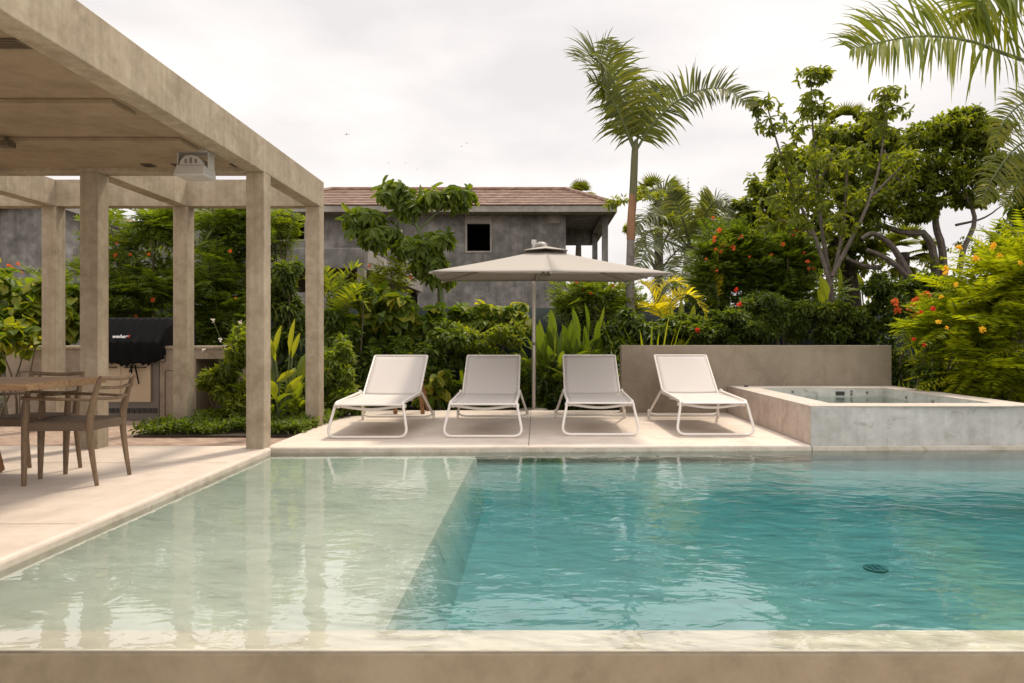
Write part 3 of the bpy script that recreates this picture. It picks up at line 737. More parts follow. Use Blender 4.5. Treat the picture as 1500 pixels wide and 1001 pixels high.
# ------------------------------------------------------------------ sun loungers
def make_lounger():
    t = thing('sun_lounger', 'x', 'lounger', (0,0,0), 'white sun loungers in a row on the deck')
    wm = M['white_metal']
    half = [(.465,1.74,.06),(.372,1.29,.405),(.362,.11,.375),(.436,0,.016)]
    path = [(-x,y,z) for x,y,z in half]+[(x,y,z) for x,y,z in half[::-1]]
    MB().tube(fillet(path, [.05,.06,.11,.11,.06,.05], 6), .0155, 10).build('frame', wm, t, True)
    pb = fillet([(-.462,1.725,.075),(-.40,1.70,.045),(.40,1.70,.045),(.462,1.725,.075)], .08, 5)
    MB().tube(pb, .0135, 10).build('rear_bar', wm, t, True)
    for s_ in (-1,1):
        MB().box(s_*.468-.014,s_*.468+.014,1.70,1.76,0,.115).build('foot', wm, t, bevel=.012, seg=3)
        MB().box(s_*.355-.035,s_*.355+.035,.12,.19,.315,.352).build('bracket', wm, t, bevel=.008)
        MB().box(s_*.372-.012,s_*.372+.012,1.16,1.24,.37,.43).build('hinge', wm, t, bevel=.006)
    MB().tube(spline([(-.34,.155,.335),(0,.155,.298),(.34,.155,.335)],11), .011, 8, flat=1.4).build('cross_bar', wm, t, True)
    MB().tube(spline([(-.34,.9,.335),(0,.9,.31),(.34,.9,.335)],9), .010, 8).build('cross_bar', wm, t, True)
    def slingmesh(p0, p1, sag, nm, wd=.346):
        g, h = 13, 17; vs = []
        for i in range(h):
            u = i/(h-1); c = np.array(p0)*(1-u)+np.array(p1)*u
            for j in range(g):
                v = j/(g-1)*2-1; z = -sag*(1-v*v)*(math.sin(math.pi*u)**.5)
                vs.append((v*wd, c[0], c[1]+z))
        mb = MB().add(vs, [(i*g+j,i*g+j+1,(i+1)*g+j+1,(i+1)*g+j) for i in range(h-1) for j in range(g-1)])
        o = mb.build(nm, M['sling'], t, True); m = o.modifiers.new('s','SOLIDIFY'); m.thickness = .004
        return o
    slingmesh((.05,.362),(1.34,.372), .018, 'seat')
    for s_ in (-1,1):
        MB().tube([(s_*.35,.045,.36),(s_*.352,1.34,.37)], .013, 8).build('seat_rail', wm, t, True)
    MB().tube(fillet([(-.352,.045,.358),(.352,.045,.358)],.01), .011, 8).build('seat_rail', wm, t, True)
    bk = slingmesh((1.30,.372),(1.93,.835), .02, 'backrest')
    MB().tube(fillet([(-.355,1.29,.366),(-.357,1.94,.842),(.357,1.94,.842),(.355,1.29,.366)], .018, 4), .0125, 8).build('back_frame', wm, t, True)
    MB().tube(fillet([(-.33,1.66,.62),(-.33,1.50,.36),(.33,1.50,.36),(.33,1.66,.62)], .04, 4), .009, 8).build('prop', wm, t, True)
    return t
def copy_tree(o, parent=None):
    c = o.copy(); COL.objects.link(c); c.parent = parent
    for ch in list(o.children): copy_tree(ch, c)
    return c
lproto = make_lounger()
for i, (x, y, rz, lab) in enumerate([
    (-1.81,7.31,.4,'white sling sun lounger nearest the pergola, with the wooden rack behind it'),
    (-.575,7.38,0,'white sling sun lounger just left of the parasol pole'),
    (.715,7.52,-.6,'white sling sun lounger just right of the parasol pole'),
    (1.985,7.52,-.4,'white sling sun lounger beside the raised plunge pool, in front of the low wall')]):
    o = lproto if i == 0 else copy_tree(lproto)
    o['label'] = lab; o.location = (x,y,.003); o.rotation_euler.z = math.radians(rz)

# wooden rack behind the first lounger
t = thing('folding_rack', 'small brown wooden folding rack standing behind the lounger nearest the pergola', 'rack', (-1.8,9.95,0))
tops = [(-2.05,9.95,.62),(-1.72,9.95,.62)]
for (fx, fy_), tp in (((-2.0,9.72),tops[0]),((-1.61,9.72),tops[1]),((-1.96,10.18),tops[0]),((-1.60,10.18),tops[1])):
    MB().bar((fx,fy_,.002), tp, .055, .03, (0,1,0)).build('leg', M['orangewood'], t, bevel=.004)
MB().bar((-2.1,9.95,.635),(-1.67,9.95,.635),.05,.04).build('rail', M['orangewood'], t, bevel=.004)
MB().bar((-2.0,9.82,.32),(-1.66,9.82,.32),.03,.03).build('rail', M['orangewood'], t, bevel=.004)

# ------------------------------------------------------------------ parasol
ut = thing('parasol', 'large square taupe parasol held by a steel side pole over the loungers', 'parasol', (-.031,10.46,-.03))
Yf, Yb_ = 7.85, 10.33
fl, fr_, br, bl = P(629,397.5,Yf), P(986,400,Yf), P(920,413,Yb_), P(648,412,Yb_)
apex = P(799,365.5,9.15)
corn = [fl,fr_,br,bl]; mids = [(corn[i]+corn[(i+1)%4])/2+np.array([0,0,.012]) for i in range(4)]
ring = [fl,mids[0],fr_,mids[1],br,mids[2],bl,mids[3]]
vs, fs = [], []; R_, Q_ = 10, 8
for k in range(8):
    a, b = ring[k], ring[(k+1)%8]
    for i in range(R_+1):
        u = i/R_
        for j in range(Q_+1):
            v = j/Q_; e = a*(1-v)+b*v; p = apex*(1-u)+e*u
            p = p+np.array([0,0,-.03*math.sin(math.pi*v)*u*(1.1-u)-.012*math.sin(math.pi*u)])
            vs.append(p)
    b0 = k*(R_+1)*(Q_+1)
    for i in range(R_):
        for j in range(Q_):
            q = b0+i*(Q_+1)+j; fs.append((q,q+Q_+1,q+Q_+2,q+1))
cv = MB().add(vs,fs).build('canopy', M['canvas'], ut, True); sm = cv.modifiers.new('s','SOLIDIFY'); sm.thickness = .006
# vent flap
vs, fs = [], []; hv = .29; q8 = [(-1,-1),(0,-1.0),(1,-1),(1.0,0),(1,1),(0,1.0),(-1,1),(-1.0,0)]
vs.append(apex+np.array([0,0,.045]))
for x,y in q8: vs.append(apex+np.array([x*hv, y*hv*.9, -.040+.025*(x == 0 or y == 0)]))
fs = [(0,1+k,1+(k+1)%8) for k in range(8)]
v_ = MB().add(vs,fs).build('vent', M['canvas'], cv); sm = v_.modifiers.new('s','SOLIDIFY'); sm.thickness = .008
hub = apex+np.array([0,0,-.31])
MB().lathe(hub, [(.04,-.05),(.07,-.04),(.07,.02),(.04,.04),(.025,.29)], 16).build('hub', M['grey_metal'], ut, True)
for e in ring:
    mid = e*.62+apex*.38+np.array([0,0,-.03])
    MB().bar(apex+np.array([0,0,-.06]), e+np.array([0,0,-.018]), .025, .022).build('rib', M['canvas'], ut)
    MB().bar(hub, mid, .03, .024).build('strut', M['white_metal'], ut)
px_, py_ = -.031, 10.46
MB().tube([(px_,py_,-.1),(px_,py_,2.56)], .034, 16).build('pole', M['steel'], ut, True)
MB().tube([(px_,py_,2.52),(px_,py_,2.59)], .04, 16).build('pole_cap', M['lampgrey'], ut, True)
MB().tube(spline([(px_,py_,2.44),(.02,10.0,2.45),(.08,9.5,2.40),apex+np.array([0,0,.06])],12), .026, 10).build('arm', M['lampgrey'], ut, True)
MB().tube([(px_,py_-.045,1.0),(px_,py_-.075,1.0)], .03, 10).build('crank', M['grey_metal'], ut, True)
MB().lathe((px_,py_,-.032), [(.22,0),(.22,.03),(.06,.05)], 20).build('base', M['grey_metal'], ut)

# ------------------------------------------------------------------ houses behind
HY = 24.0
ht = thing('house', 'unfinished grey rendered two-storey house with red tiled hip roof', 'house', (-4,27,-.06))
def hx(px, Y=HY): return (px-785)/1000*Y
def hz(py, Y=HY): return CAMZ-(py-497)/1000*Y
def grid_wall(x0,x1,z0,z1,y0,y1,ops):
    xs = sorted({x0,x1,*[q for o in ops for q in o[:2]]}); zs = sorted({z0,z1,*[q for o in ops for q in o[2:]]})
    solid = lambda i,j: 0 <= i < len(xs)-1 and 0 <= j < len(zs)-1 and not any(o[0] <= (xs[i]+xs[i+1])/2 <= o[1] and o[2] <= (zs[j]+zs[j+1])/2 <= o[3] for o in ops)
    mb = MB()
    for i in range(len(xs)-1):
        for j in range(len(zs)-1):
            if not solid(i,j): continue
            a,b,c,d = xs[i],xs[i+1],zs[j],zs[j+1]
            mb.add([(a,y0,c),(b,y0,c),(b,y0,d),(a,y0,d)],[(0,1,2,3)]); mb.add([(a,y1,c),(b,y1,c),(b,y1,d),(a,y1,d)],[(3,2,1,0)])
            for (di,dj,q) in ((-1,0,[(a,y0,c),(a,y0,d),(a,y1,d),(a,y1,c)]),(1,0,[(b,y0,c),(b,y1,c),(b,y1,d),(b,y0,d)]),(0,-1,[(a,y0,c),(a,y1,c),(b,y1,c),(b,y0,c)]),(0,1,[(a,y0,d),(b,y0,d),(b,y1,d),(a,y1,d)])):
                if not solid(i+di,j+dj): mb.add(q,[(0,1,2,3)])
    return mb
W0, W1 = hx(318), hx(829)
zt_ = hz(309)
ops = [(hx(684),hx(718),hz(368),hz(328)), (hx(406),hx(446),hz(351),hz(322)), (hx(546),hx(566),hz(370),hz(328))]
grid_wall(W0,W1,-.06,zt_,HY,HY+.25,ops).build('wall', M['plaster'], ht)
MB().box(W0,W0+.25,HY+.25,HY+7,-.06,zt_).build('wall', M['plaster'], ht); MB().box(W1-.25,W1,HY+.25,HY+7,-.06,zt_).build('wall', M['plaster'], ht)
MB().box(W0,W1,HY+7,HY+7.2,-.06,zt_).build('wall', M['plaster'], ht)
MB().box(W0+.25,W1-.25,HY+.25,HY+7,2.75,2.95).build('floor', M['plaster'], ht)
MB().box(W0+.02,hx(829)+1.6,HY-.5,HY+7.2,zt_+.002,zt_+.05).build('ceiling', M['plaster'], ht)
for (a,b,c,d), lint in zip(ops,(1,0,1)):
    f = MB(); e = .055; f.box(a-e,a,HY-.03,HY+.02,c-e,d+.26*lint+e); f.box(b,b+e,HY-.03,HY+.02,c-e,d+.26*lint+e); f.box(a,b,HY-.03,HY+.02,c-e,c)
    wq = f.build('window', M['palecement'], ht)
    if lint: MB().box(a,b,HY-.02,HY+.02,d+.001,d+.26).build('lintel', M['palecement'], wq)
    else:
        for k in range(1,4): MB().box(a+(b-a)*k/4-.06,a+(b-a)*k/4+.06,HY+2.4,HY+2.6,c,d+.2).build('mullion', M['palecement'], wq)
MB().box(hx(803),hx(820),HY-.012,HY-.001,hz(327),hz(314)).build('patch', M['palecement'], ht)
# porch on the right
PX0, PX1 = hx(829), hx(891)
MB().box(PX0,PX1,HY,HY+.22,hz(316),zt_).build('porch_beam', M['plaster'], ht)
MB().box(PX1-.22,PX1,HY+.22,HY+4.4,hz(316),zt_).build('porch_beam', M['plaster'], ht)
MB().box(PX0,PX1-.22,HY+4.2,HY+4.4,hz(316)-.45,zt_).build('porch_beam', M['plaster'], ht)
for y in (HY, HY+4.1): MB().box(PX1-.21,PX1-.005,y+.005,y+.21,-.06,hz(316)-.002).build('porch_column', M['plaster'], ht)
MB().bar((1.62,HY+4.3,2.9),(1.72,HY+4.3,hz(316)-.45),.12,.12).build('porch_post', M['stake'], ht)
MB().box(PX0,PX1,HY,HY+4.4,2.75,2.95).build('porch_floor', M['plaster'], ht)
# roof: stepped tile courses on a hip
EZ = hz(301, 23.2)
E = [np.array(q) for q in ((hx(352,23.2),23.2,EZ),(hx(906,23.2),23.2,EZ),(hx(906,23.2),31.0,EZ),(hx(352,23.2),31.0,EZ))]
RL, RR = np.array((hx(486,27.1),27.1,hz(279,27.1))), np.array((hx(829,27.1),27.1,hz(279,27.1)))
rb = MB()
def slope(a, b, c, d, rows):       # eave a-b, ridge d-c
    a,b,c,d = map(np.array,(a,b,c,d)); nrm = np.cross(b-a, d-a); nrm = nrm/np.linalg.norm(nrm)
    for i in range(rows):
        u0, u1 = i/rows, min(1,(i+1.12)/rows)
        l0,r0_,l1,r1 = a+(d-a)*u0, b+(c-b)*u0, a+(d-a)*u1, b+(c-b)*u1
        h = nrm*.035
        rb.add([l0+h,r0_+h,r1+nrm*.008,l1+nrm*.008,l0+(d-a)*.03-nrm*.03,r0_+(c-b)*.03-nrm*.03],[(0,1,2,3),(4,5,1,0)])
slope(E[0],E[1],RR,RL,9); slope(E[1],E[2],RR,RR,9); slope(E[2],E[3],RL,RR,9); slope(E[3],E[0],RL,RL,9)
ro = rb.build('roof', M['tile'], ht)
rt = MB(); up = np.array([0,0,.05])
for a,b in ((RL,RR),(RR,E[1]),(RR,E[2]),(RL,E[0])):
    rt.tube(spline([a+up,b+up],18), .085, 8)
rt.build('ridge_tile', M['tile'], ro)
fz0, fz1 = EZ-.21, EZ-.004
fb = MB(); fb.box(E[0][0]+.04,E[1][0]-.04,23.24,23.30,fz0,fz1); fb.box(E[1][0]-.10,E[1][0]-.04,23.30,30.9,fz0,fz1); fb.box(E[0][0]+.1,E[1][0]-.1,23.30,HY-.001,fz0+.03,fz0+.06); fb.box(PX1,E[1][0]-.1,HY,30.9,fz0+.03,fz0+.06)
fb.build('fascia', M['palecement'], ht)

# gabled house at the left edge
gt2 = thing('gable_house', 'grey rendered house with a dark edged gable seen behind the left columns', 'house', (-16,26,-.06))
GY = 23.0; gx0, gx1, ga = hx(-90,GY), hx(178,GY), hx(62,GY)
za, ze = hz(291,GY), hz(330,GY)
mb = MB(); mb.add([(gx0,GY,-.06),(gx1,GY,-.06),(gx1,GY,ze),(ga,GY,za),(gx0,GY,ze),(gx0,GY+6,-.06),(gx1,GY+6,-.06),(gx1,GY+6,ze),(ga,GY+6,za),(gx0,GY+6,ze)],
    [(0,1,2,3,4),(9,8,7,6,5),(1,6,7,2),(0,4,9,5),(2,7,8,3),(3,8,9,4)])
mb.build('wall', M['plaster'], gt2)
mb = MB()
for s_, xe in ((-1,gx0-.3),(1,gx1+.3)):
    zz = za+(ze-za)*(xe-ga)/((gx1 if s_ > 0 else gx0)-ga)
    mb.bar((ga,GY+2.9,za+.1),(xe,GY+2.9,zz+.1), 6.4, .14, (0,0,1))
mb.build('roof', M['tile'], gt2)
mb = MB()
for s_, xe in ((-1,gx0-.3),(1,gx1+.3)):
    zz = za+(ze-za)*(xe-ga)/((gx1 if s_ > 0 else gx0)-ga); mb.bar((ga,GY-.33,za+.03),(xe,GY-.33,zz+.03), .07, .24)
mb.build('bargeboard', M['palecement'], gt2)
MB().box(gx0,gx1,GY-.06,GY-.001,hz(396,GY),hz(394,GY)).build('ledge', M['grey_metal'], gt2)
# low wing between the houses
wt = thing('low_wing', 'low tiled wing joining the two grey houses behind the feathery shrubs', 'house', (-12.5,25,-.06))
MB().box(gx1+.31,W0-.01,24.6,28,-.06,hz(312,24.6)).build('wall', M['plaster'], wt)
mb = MB(); mb.bar((gx1+.31,24.2,hz(310,24.2)),(W0-.01,24.2,hz(310,24.2)),.1,.2); mb.build('fascia', M['palecement'], wt)
rb = MB(); slope((gx1+.31,24.2,hz(308,24.2)),(W0-.01,24.2,hz(308,24.2)),(W0-.01,28,hz(308,24.2)+.75),(gx1+.31,28,hz(308,24.2)+.75),9); rb.build('roof', M['tile'], wt)

# neighbour's concrete canopy in front of the house
nt_ = thing('carport', 'grey concrete canopy with brown boarded underside in front of the unfinished house', 'canopy', (-6,17,-.06))
nx1 = -3.52
MB().box(-9.5,nx1,14,14.3,2.52,2.94).build('beam', M['plaster'], nt_, bevel=.01)
MB().box(nx1-.28,nx1,14.3,21.2,2.52,2.94).build('beam', M['palecement'], nt_, bevel=.01)
MB().box(-9.5,nx1-.28,20.9,21.2,2.52,2.94).build('beam', M['plaster'], nt_, bevel=.01)
MB().box(-9.5,nx1-.28,14.3,20.9,2.74,2.92).build('roof_slab', M['soffit'], nt_)
mb = MB()
for k in range(22): mb.box(-9.5,nx1-.285,14.32+k*.3,14.32+k*.3+.12,2.66,2.739)
mb.build('soffit_board', M['soffit'], nt_)
for x, y in ((nx1-.145,14.002),(nx1-.25,20.95),(-9.3,14.002)): MB().box(x,x+.14,y,y+.2,-.06,2.519).build('column', M['palecement'], nt_)
c = P(604,437,20.6)
t = thing('hanging_bag', 'black bag hanging from the end of the concrete canopy', 'bag', c)
MB().lathe(c, [(.03,.25),(.09,.2),(.15,.08),(.165,-.08),(.14,-.24),(.06,-.33),(.01,-.35)][::-1], 14).build('sack', M['blackcloth'], t, True)
MB().tube([c+np.array([0,0,.24]), c+np.array([0,0,.36])], .02, 6).build('strap', M['blackcloth'], t)

# fence
ft = thing('fence', 'dark green shade cloth fence behind the planting', 'fence', (1,13.5,-.06))
FYY = 13.4
vs = []; nn_ = 60
for i in range(nn_+1):
    x = -7.5+i*(17.5/nn_); vs += [(x,FYY+.02*math.sin(i*1.9),-.06),(x,FYY+.03*math.sin(i*1.3),1.70+.02*math.sin(i*.9))]
o = MB().add(vs,[(2*i,2*i+2,2*i+3,2*i+1) for i in range(nn_)]).build('shade_cloth', M['fence'], ft, True); sm = o.modifiers.new('s','SOLIDIFY'); sm.thickness = .01
for k in range(8): MB().tube([(-7.4+k*2.45,FYY+.1,-.1),(-7.4+k*2.45,FYY+.1,1.75)], .03, 8).build('post', M['grey_metal'], ft)
t = tag(MB().tube([P(643,560,12.9)*np.array([1,1,0])+np.array([0,0,-.1]), P(645,404,12.9)], [.062,.055], 9).build('wooden_stake', M['stake'], None, True), 'bleached round wooden stake under the left corner of the parasol', 'stake')

# birds
for i,(px,py,s_,lab) in enumerate([(508,197,.24,'largest tiny bird soaring highest in the pale sky'),(569,239,.12,'tiny bird gliding just above the broad-leaved tree'),(594,239,.1,'tiny bird between the broad-leaved tree and the middle of the sky'),(611,248,.09,'lowest of the tiny birds over the tiled roof'),(676,215,.13,'left one of the pair of tiny birds above the roof'),(684,210,.12,'right one of the pair of tiny birds above the roof')]):
    c = P(px,py,70)
    t = thing('bird', lab, 'bird', c, 'tiny birds in the sky')
    MB().lathe(c,[(.01,-s_*.5),(s_*.16,-s_*.2),(s_*.16,s_*.2),(.01,s_*.5)],8).build('body', M['dark'], t, True)
    for q in (-1,1): MB().add([c+np.array([0,-s_*.2,0]),c+np.array([q*s_*.7,-s_*.1,s_*.12]),c+np.array([q*s_*1.4,s_*.1,s_*.02]),c+np.array([q*s_*.6,s_*.25,s_*.08])],[(0,1,2,3)]).build('wing', M['dark'], t)

# ------------------------------------------------------------------ planting
PAIRS = 'feathery shrubs'
def leafy(name, label, cat, x, Y, lst, mat, per, ln, wd, tmpl=LANCE, split=8, dy=.5, droop=.3, group=None, v0=.5, vs=.22, rs=.62, sm=None, k=4, r=.018):
    t = plant(name, label, cat, x, Y, group); c = px_clumps(lst, Y, dy, split, rs=rs)
    lf = Leafs(); clump_leaves(lf, c, per, ln, wd, tmpl, droop, v0=v0, vs=vs); lf.build('foliage', LF[mat], t)
    ks = list(range(len(c))); rng.shuffle(ks); stems_to([c[i] for i in ks], t, sm, r, k=k)
    return t
def feathery(label, x, Y, lst, mat, per, length, split=8, dy=.5, pairs=6, fine=False, flowers=(), fmat='orange', fr=.07, group=None, v0=.5, face=None, k=6, r=.022, upr=.25, pin=.42):
    t = plant('feathery_shrub', label, 'shrub', x, Y, group); c = px_clumps(lst, Y, dy, split)
    lf = Leafs(); feather_crown(lf, c, per, length, pairs, fine, v0, face=face, upr=upr, pin=pin); lf.build('foliage', LF[mat], t)
    stems_to(c, t, None, r, k=k)
    for (px,py) in flowers: flower_head(P(px,py,Y-dy*.9-(.35 if fine is None else .05))+rng.normal(size=3)*np.array([.02,.1,.02]), fr*(.36+.32*rng.random()), M[fmat], t, 20)
    return t
def blades(name, label, cat, x, Y, n, h, wd, mat, spread=.35, lean=.5, bend=.6, extra=(), v0=.5, stem=False, group=None, bz=None):
    t = plant(name, label, cat, x, Y, group); b = wloc(t); lf = Leafs(); mb = MB()
    for i in range(n):
        a = rng.random()*2*math.pi; rr = rng.random()**.5*spread
        base = b+np.array([math.cos(a)*rr*.8, math.sin(a)*rr*.6, 0]); hh = h*(.6+.5*rng.random())
        d = np.array([math.cos(a)*lean*rng.random()*1.3, math.sin(a)*lean*rng.random(), 1.0])
        if stem:
            top = base+unit(d)*hh*.55; mb.tube(spline([base,(base+top)/2+rng.normal(size=3)*.01,top],5), .011, 5); base = top
            blade(lf, base, d*np.array([1.6,1.6,1]), hh*.5, wd, bend, np.clip(v0+rng.normal()*.2,0,1))
            for q in range(3):
                a2 = rng.random()*6.28; bb = b+np.array([math.cos(a)*rr*.8,math.sin(a)*rr*.6,0])+unit(d)*hh*(.2+.13*q)
                blade(lf, bb, np.array([math.cos(a2),math.sin(a2),.9]), hh*.42, wd*.9, bend*1.2, np.clip(v0+rng.normal()*.2,0,1))
        else: blade(lf, base, d, hh, wd, bend, np.clip(v0+rng.normal()*.2,0,1))
    for (x0,y0,x1,y1,w_,vv) in extra:
        p0, p1 = P(x0,y0,Y-.1), P(x1,y1,Y-.15+rng.normal()*.1); dd = p1-p0; blade(lf, p0, dd+np.array([0,0,.1]), np.linalg.norm(dd)*1.03, w_, .2, vv, face=(rng.normal()*.5,-1,.3))
        mb.tube(spline([b+rng.normal(size=3)*.03*np.array([1,1,0]), p0],4), .012, 5)
    lf.build('foliage', LF[mat], t)
    if mb.v: mb.build('stem', M['greenstem'], t, True)
    return t
def small_palm(label, x, Y, crown, fronds, mat, leaf=.3, wid=.03, n=26, group=None):
    t = plant('areca_palm', label, 'palm', x, Y, group); mb = MB(); cr_ = P(*crown, Y); b = wloc(t)
    mb.tube(spline([b,(b+cr_)/2+np.array([.03,0,0]),cr_],6), .03, 7); mb.build('trunk', M['greenstem'], t, True)
    for f in fronds:
        lf = Leafs(); mbr = MB(); pts = [cr_]+[P(px,py,Y+dy_) for px,py,dy_ in f]
        frond(lf, mbr, pts, n, leaf, wid, .012, .35, .75, .35, .1, .5, seg=3)
        o = lf.build('frond', LF[mat], t); mbr.build('rachis', M['greenstem'], o, True)
    return t

# --- left, behind the pergola
feathery('feathery shrub with orange flowers poking up behind the broad-leaved shrub at the far left', 30, 12.0, [(20,420,60,40),(90,430,40,40)], 'mid', 16, .34, 7, .5, flowers=[(6,389),(18,392),(27,388),(40,398)], fr=.07)
leafy('broad_leaved_shrub', 'broad-leaved bright green shrub behind the counter at the far left edge', 'shrub', 40, 10.6, [(25,440,60,50),(75,480,45,45),(10,500,50,40),(110,450,28,50)], 'heart', 30, .17, .15, HEART, 8, .5, .6)
leafy('broad_leaved_shrub', 'pale broad-leaved shrub in front of the left end of the kitchen counter', 'shrub', 14, 8.9, [(10,500,40,26),(30,492,28,14)], 'heart', 22, .12, .105, HEART, 6, .3, .4, v0=.65)
feathery('tall feathery shrub with orange flowers behind the black covered grill', 205, 11.6, [(205,350,52,45),(190,410,50,50),(235,430,40,45),(180,450,50,25),(240,330,25,25)], 'mid', 20, .36, 9, .6, pairs=7, flowers=[(172,358),(166,374),(184,370),(216,371),(218,437),(190,462)], fr=.075, v0=.55)
feathery('tallest dark feathery shrub, filling the gap between the inner and front columns', 315, 11.3, [(320,350,50,45),(310,410,55,50),(330,460,50,40),(290,470,40,40),(345,330,30,25)], 'mid', 21, .36, 9, .6, pairs=7, flowers=[(348,437),(343,371)], fr=.06, v0=.4)
leafy('leafy_shrub', 'dense dark leafy hedge low behind the kitchen counter', 'hedge', 240, 12.3, [(130,475,60,40),(210,470,60,40),(290,480,60,40),(360,480,60,60),(60,480,60,40)], 'dark', 110, .13, .05, LANCE, 6, .5)
leafy('leafy_shrub', 'upright glossy dark shrub between the front column and the corner column', 'shrub', 425, 10.8, [(428,400,18,30),(422,450,26,40),(412,500,34,40),(430,540,30,50),(405,430,20,30)], 'dark', 120, .13, .045, LANCE, 7, .4, .5, v0=.55)
feathery('feathery branchy shrub leaning over beside the grey house window', 400, 12.2, [(412,325,26,14),(400,345,30,14),(395,372,24,20)], 'mid', 14, .3, 6, .4, v0=.6)
leafy('white_flowered_shrub', 'bushy shrub with small white flowers in front of the kitchen niche', 'shrub', 335, 8.75, [(344,560,32,46),(330,548,26,24),(354,520,20,40),(345,600,38,24),(365,590,25,40),(312,556,14,12)], 'bright', 130, .095, .032, LANCE, 8, .42, .25, v0=.42)
t_w = [o for o in bpy.data.objects if o.get('label','').startswith('bushy shrub with small white')][0]
mb = MB()
for px,py in ((323,498),(298,513),(330,508),(312,470),(352,472)):
    a, b = P(335,545,8.6), P(px,py,8.4); mb.tube(spline([a,(a+b)/2+np.array([.02,0,.03]),b],5),.004,5); flower_head(b,.032,M['whitef'],t_w,10)
mb.build('stem', M['greenstem'], t_w)
blades('ginger_plant', 'ginger clump with long yellow-green leaves between the front column and the corner column', 'plant', 415, 8.7, 9, .95, .13, 'bright', .25, .6, .9, stem=True, v0=.5,
    extra=[(402,520,414,478,.085,.85),(424,520,433,468,.085,.95),(428,524,442,490,.08,.8),(405,560,436,550,.09,.9),(416,578,446,556,.085,.75),(404,530,396,500,.08,.7),(398,520,386,494,.08,.9)])
leafy('leafy_shrub', 'low dark leafy shrub under the ginger clump beside the corner column', 'shrub', 420, 8.95, [(415,600,40,24),(440,590,30,30),(390,590,30,40)], 'dark', 110, .1, .04, LANCE, 6, .35, .3, v0=.5)
feathery('sparse feathery branch with orange flowers in front of the grey concrete canopy', 575, 12.4, [(570,415,30,12),(585,400,22,10),(545,432,20,14)], 'bright', 9, .36, 5, .3, flowers=[(602,407),(541,391),(554,432),(578,433)], fr=.09, v0=.5)
leafy('sea_grape', 'young round-leaved plant with yellow leaves low between the first two loungers', 'shrub', 640, 10.75, [(638,560,18,26),(630,585,20,14)], 'heart', 14, .14, .13, HEART, 4, .2, .6, v0=.7, vs=.3)
# ground cover
lf = Leafs(); n = 9000
xs_ = -4.6+rng.random(n)*1.95; ys_ = 7.75+rng.random(n)*1.6; keep = (ys_ > 7.72+.16*np.sin(xs_*3.1)+.1*np.sin(xs_*7)) & ~((xs_ > -4.46) & (xs_ < -4.22) & (ys_ > 8.3) & (ys_ < 8.56))
pos = np.stack([xs_,ys_,-.02+rng.random(n)*.09+.05*np.sin(xs_*5)**2],1)[keep]; k = len(pos)
lf.put(LANCE, pos, unit(rng.normal(size=(k,3))+np.array([0,0,.5])), unit(rng.normal(size=(k,3))*.3+np.array([0,0,1])), .07, .032, .45+rng.normal(size=k)*.2)
tag(lf.build('ground_cover', LF['mid']), 'low green ground cover round the foot of the pergola columns', 'ground cover', kind='stuff')

# --- middle: behind the loungers
small_palm('small bright areca palm rising beside the corner column, in front of the grey canopy', 496, 11.0, (493,470), [[(487,430,0),(478,392,-.2)],[(500,420,.1),(520,392,.1),(530,398,.1)],[(480,440,0),(462,415,-.1),(450,410,-.1)],[(505,450,-.2),(528,440,-.3),(540,455,-.3)],[(496,430,.1),(503,400,.2)],[(510,440,-.3),(525,418,-.5)]], 'bright', .28, .035)
leafy('leafy_shrub', 'bright leafy shrub just right of the corner column at the deck edge', 'shrub', 492, 9.6, [(495,560,28,45),(485,590,20,34),(510,585,22,36),(498,520,22,28)], 'mid', 120, .10, .042, LANCE, 8, .35, .3, v0=.62)
leafy('leafy_shrub', 'dark leafy mass between the corner column and the first lounger', 'shrub', 520, 11.0, [(505,480,40,34),(530,530,40,50),(500,540,30,50),(545,580,40,30),(520,440,30,24)], 'mid', 130, .11, .05, LANCE, 7, .5, .4, v0=.38)
leafy('sea_grape', 'sprawling round-leaved shrub with yellow leaves above the first lounger', 'shrub', 570, 11.6, [(545,440,40,26),(590,455,40,28),(560,490,46,30),(610,500,40,34),(530,470,30,24),(630,470,26,22)], 'heart', 26, .17, .15, HEART, 9, .5, .55, v0=.45, vs=.3)
leafy('leafy_shrub', 'dark leafy shrub behind the gap between the first two loungers', 'shrub', 640, 11.2, [(640,540,46,44),(660,580,46,26),(610,560,40,40),(650,500,40,30),(580,540,40,50)], 'mid', 150, .11, .055, OVAL, 8, .45, .4, v0=.36)
leafy('climbing_vine', 'broad-leaved climber scrambling over the green fence behind the parasol pole', 'climber', 715, 12.9, [(690,458,36,13),(740,455,40,13),(665,470,22,18),(765,468,22,18),(720,475,30,16)], 'heart', 34, .17, .15, HEART, 7, .25, .7, v0=.5)
leafy('leafy_shrub', 'yellow-green small-leaved shrub low behind the second lounger', 'shrub', 725, 11.4, [(735,490,36,30),(700,520,46,26),(750,530,36,36),(680,495,30,24),(720,560,50,36),(770,570,20,36)], 'bright', 140, .095, .035, LANCE, 8, .45, .25, v0=.42)
blades('bromeliad', 'spiky strap-leaved plant low on the fence between the second lounger and the parasol pole', 'plant', 690, 12.3, 14, .85, .09, 'mid', .5, .7, .7, v0=.5)
blades('ginger_plant', 'broad-leaved ginger clump just right of the parasol pole', 'plant', 815, 11.4, 30, 1.35, .13, 'mid', .45, .35, .6, stem=True, v0=.42,
    extra=[(795,560,790,470,.17,.75),(806,540,812,480,.16,.95),(822,530,838,470,.17,.5),(835,540,848,480,.16,.45),(812,500,806,455,.15,.55),(788,540,786,486,.15,.85)])
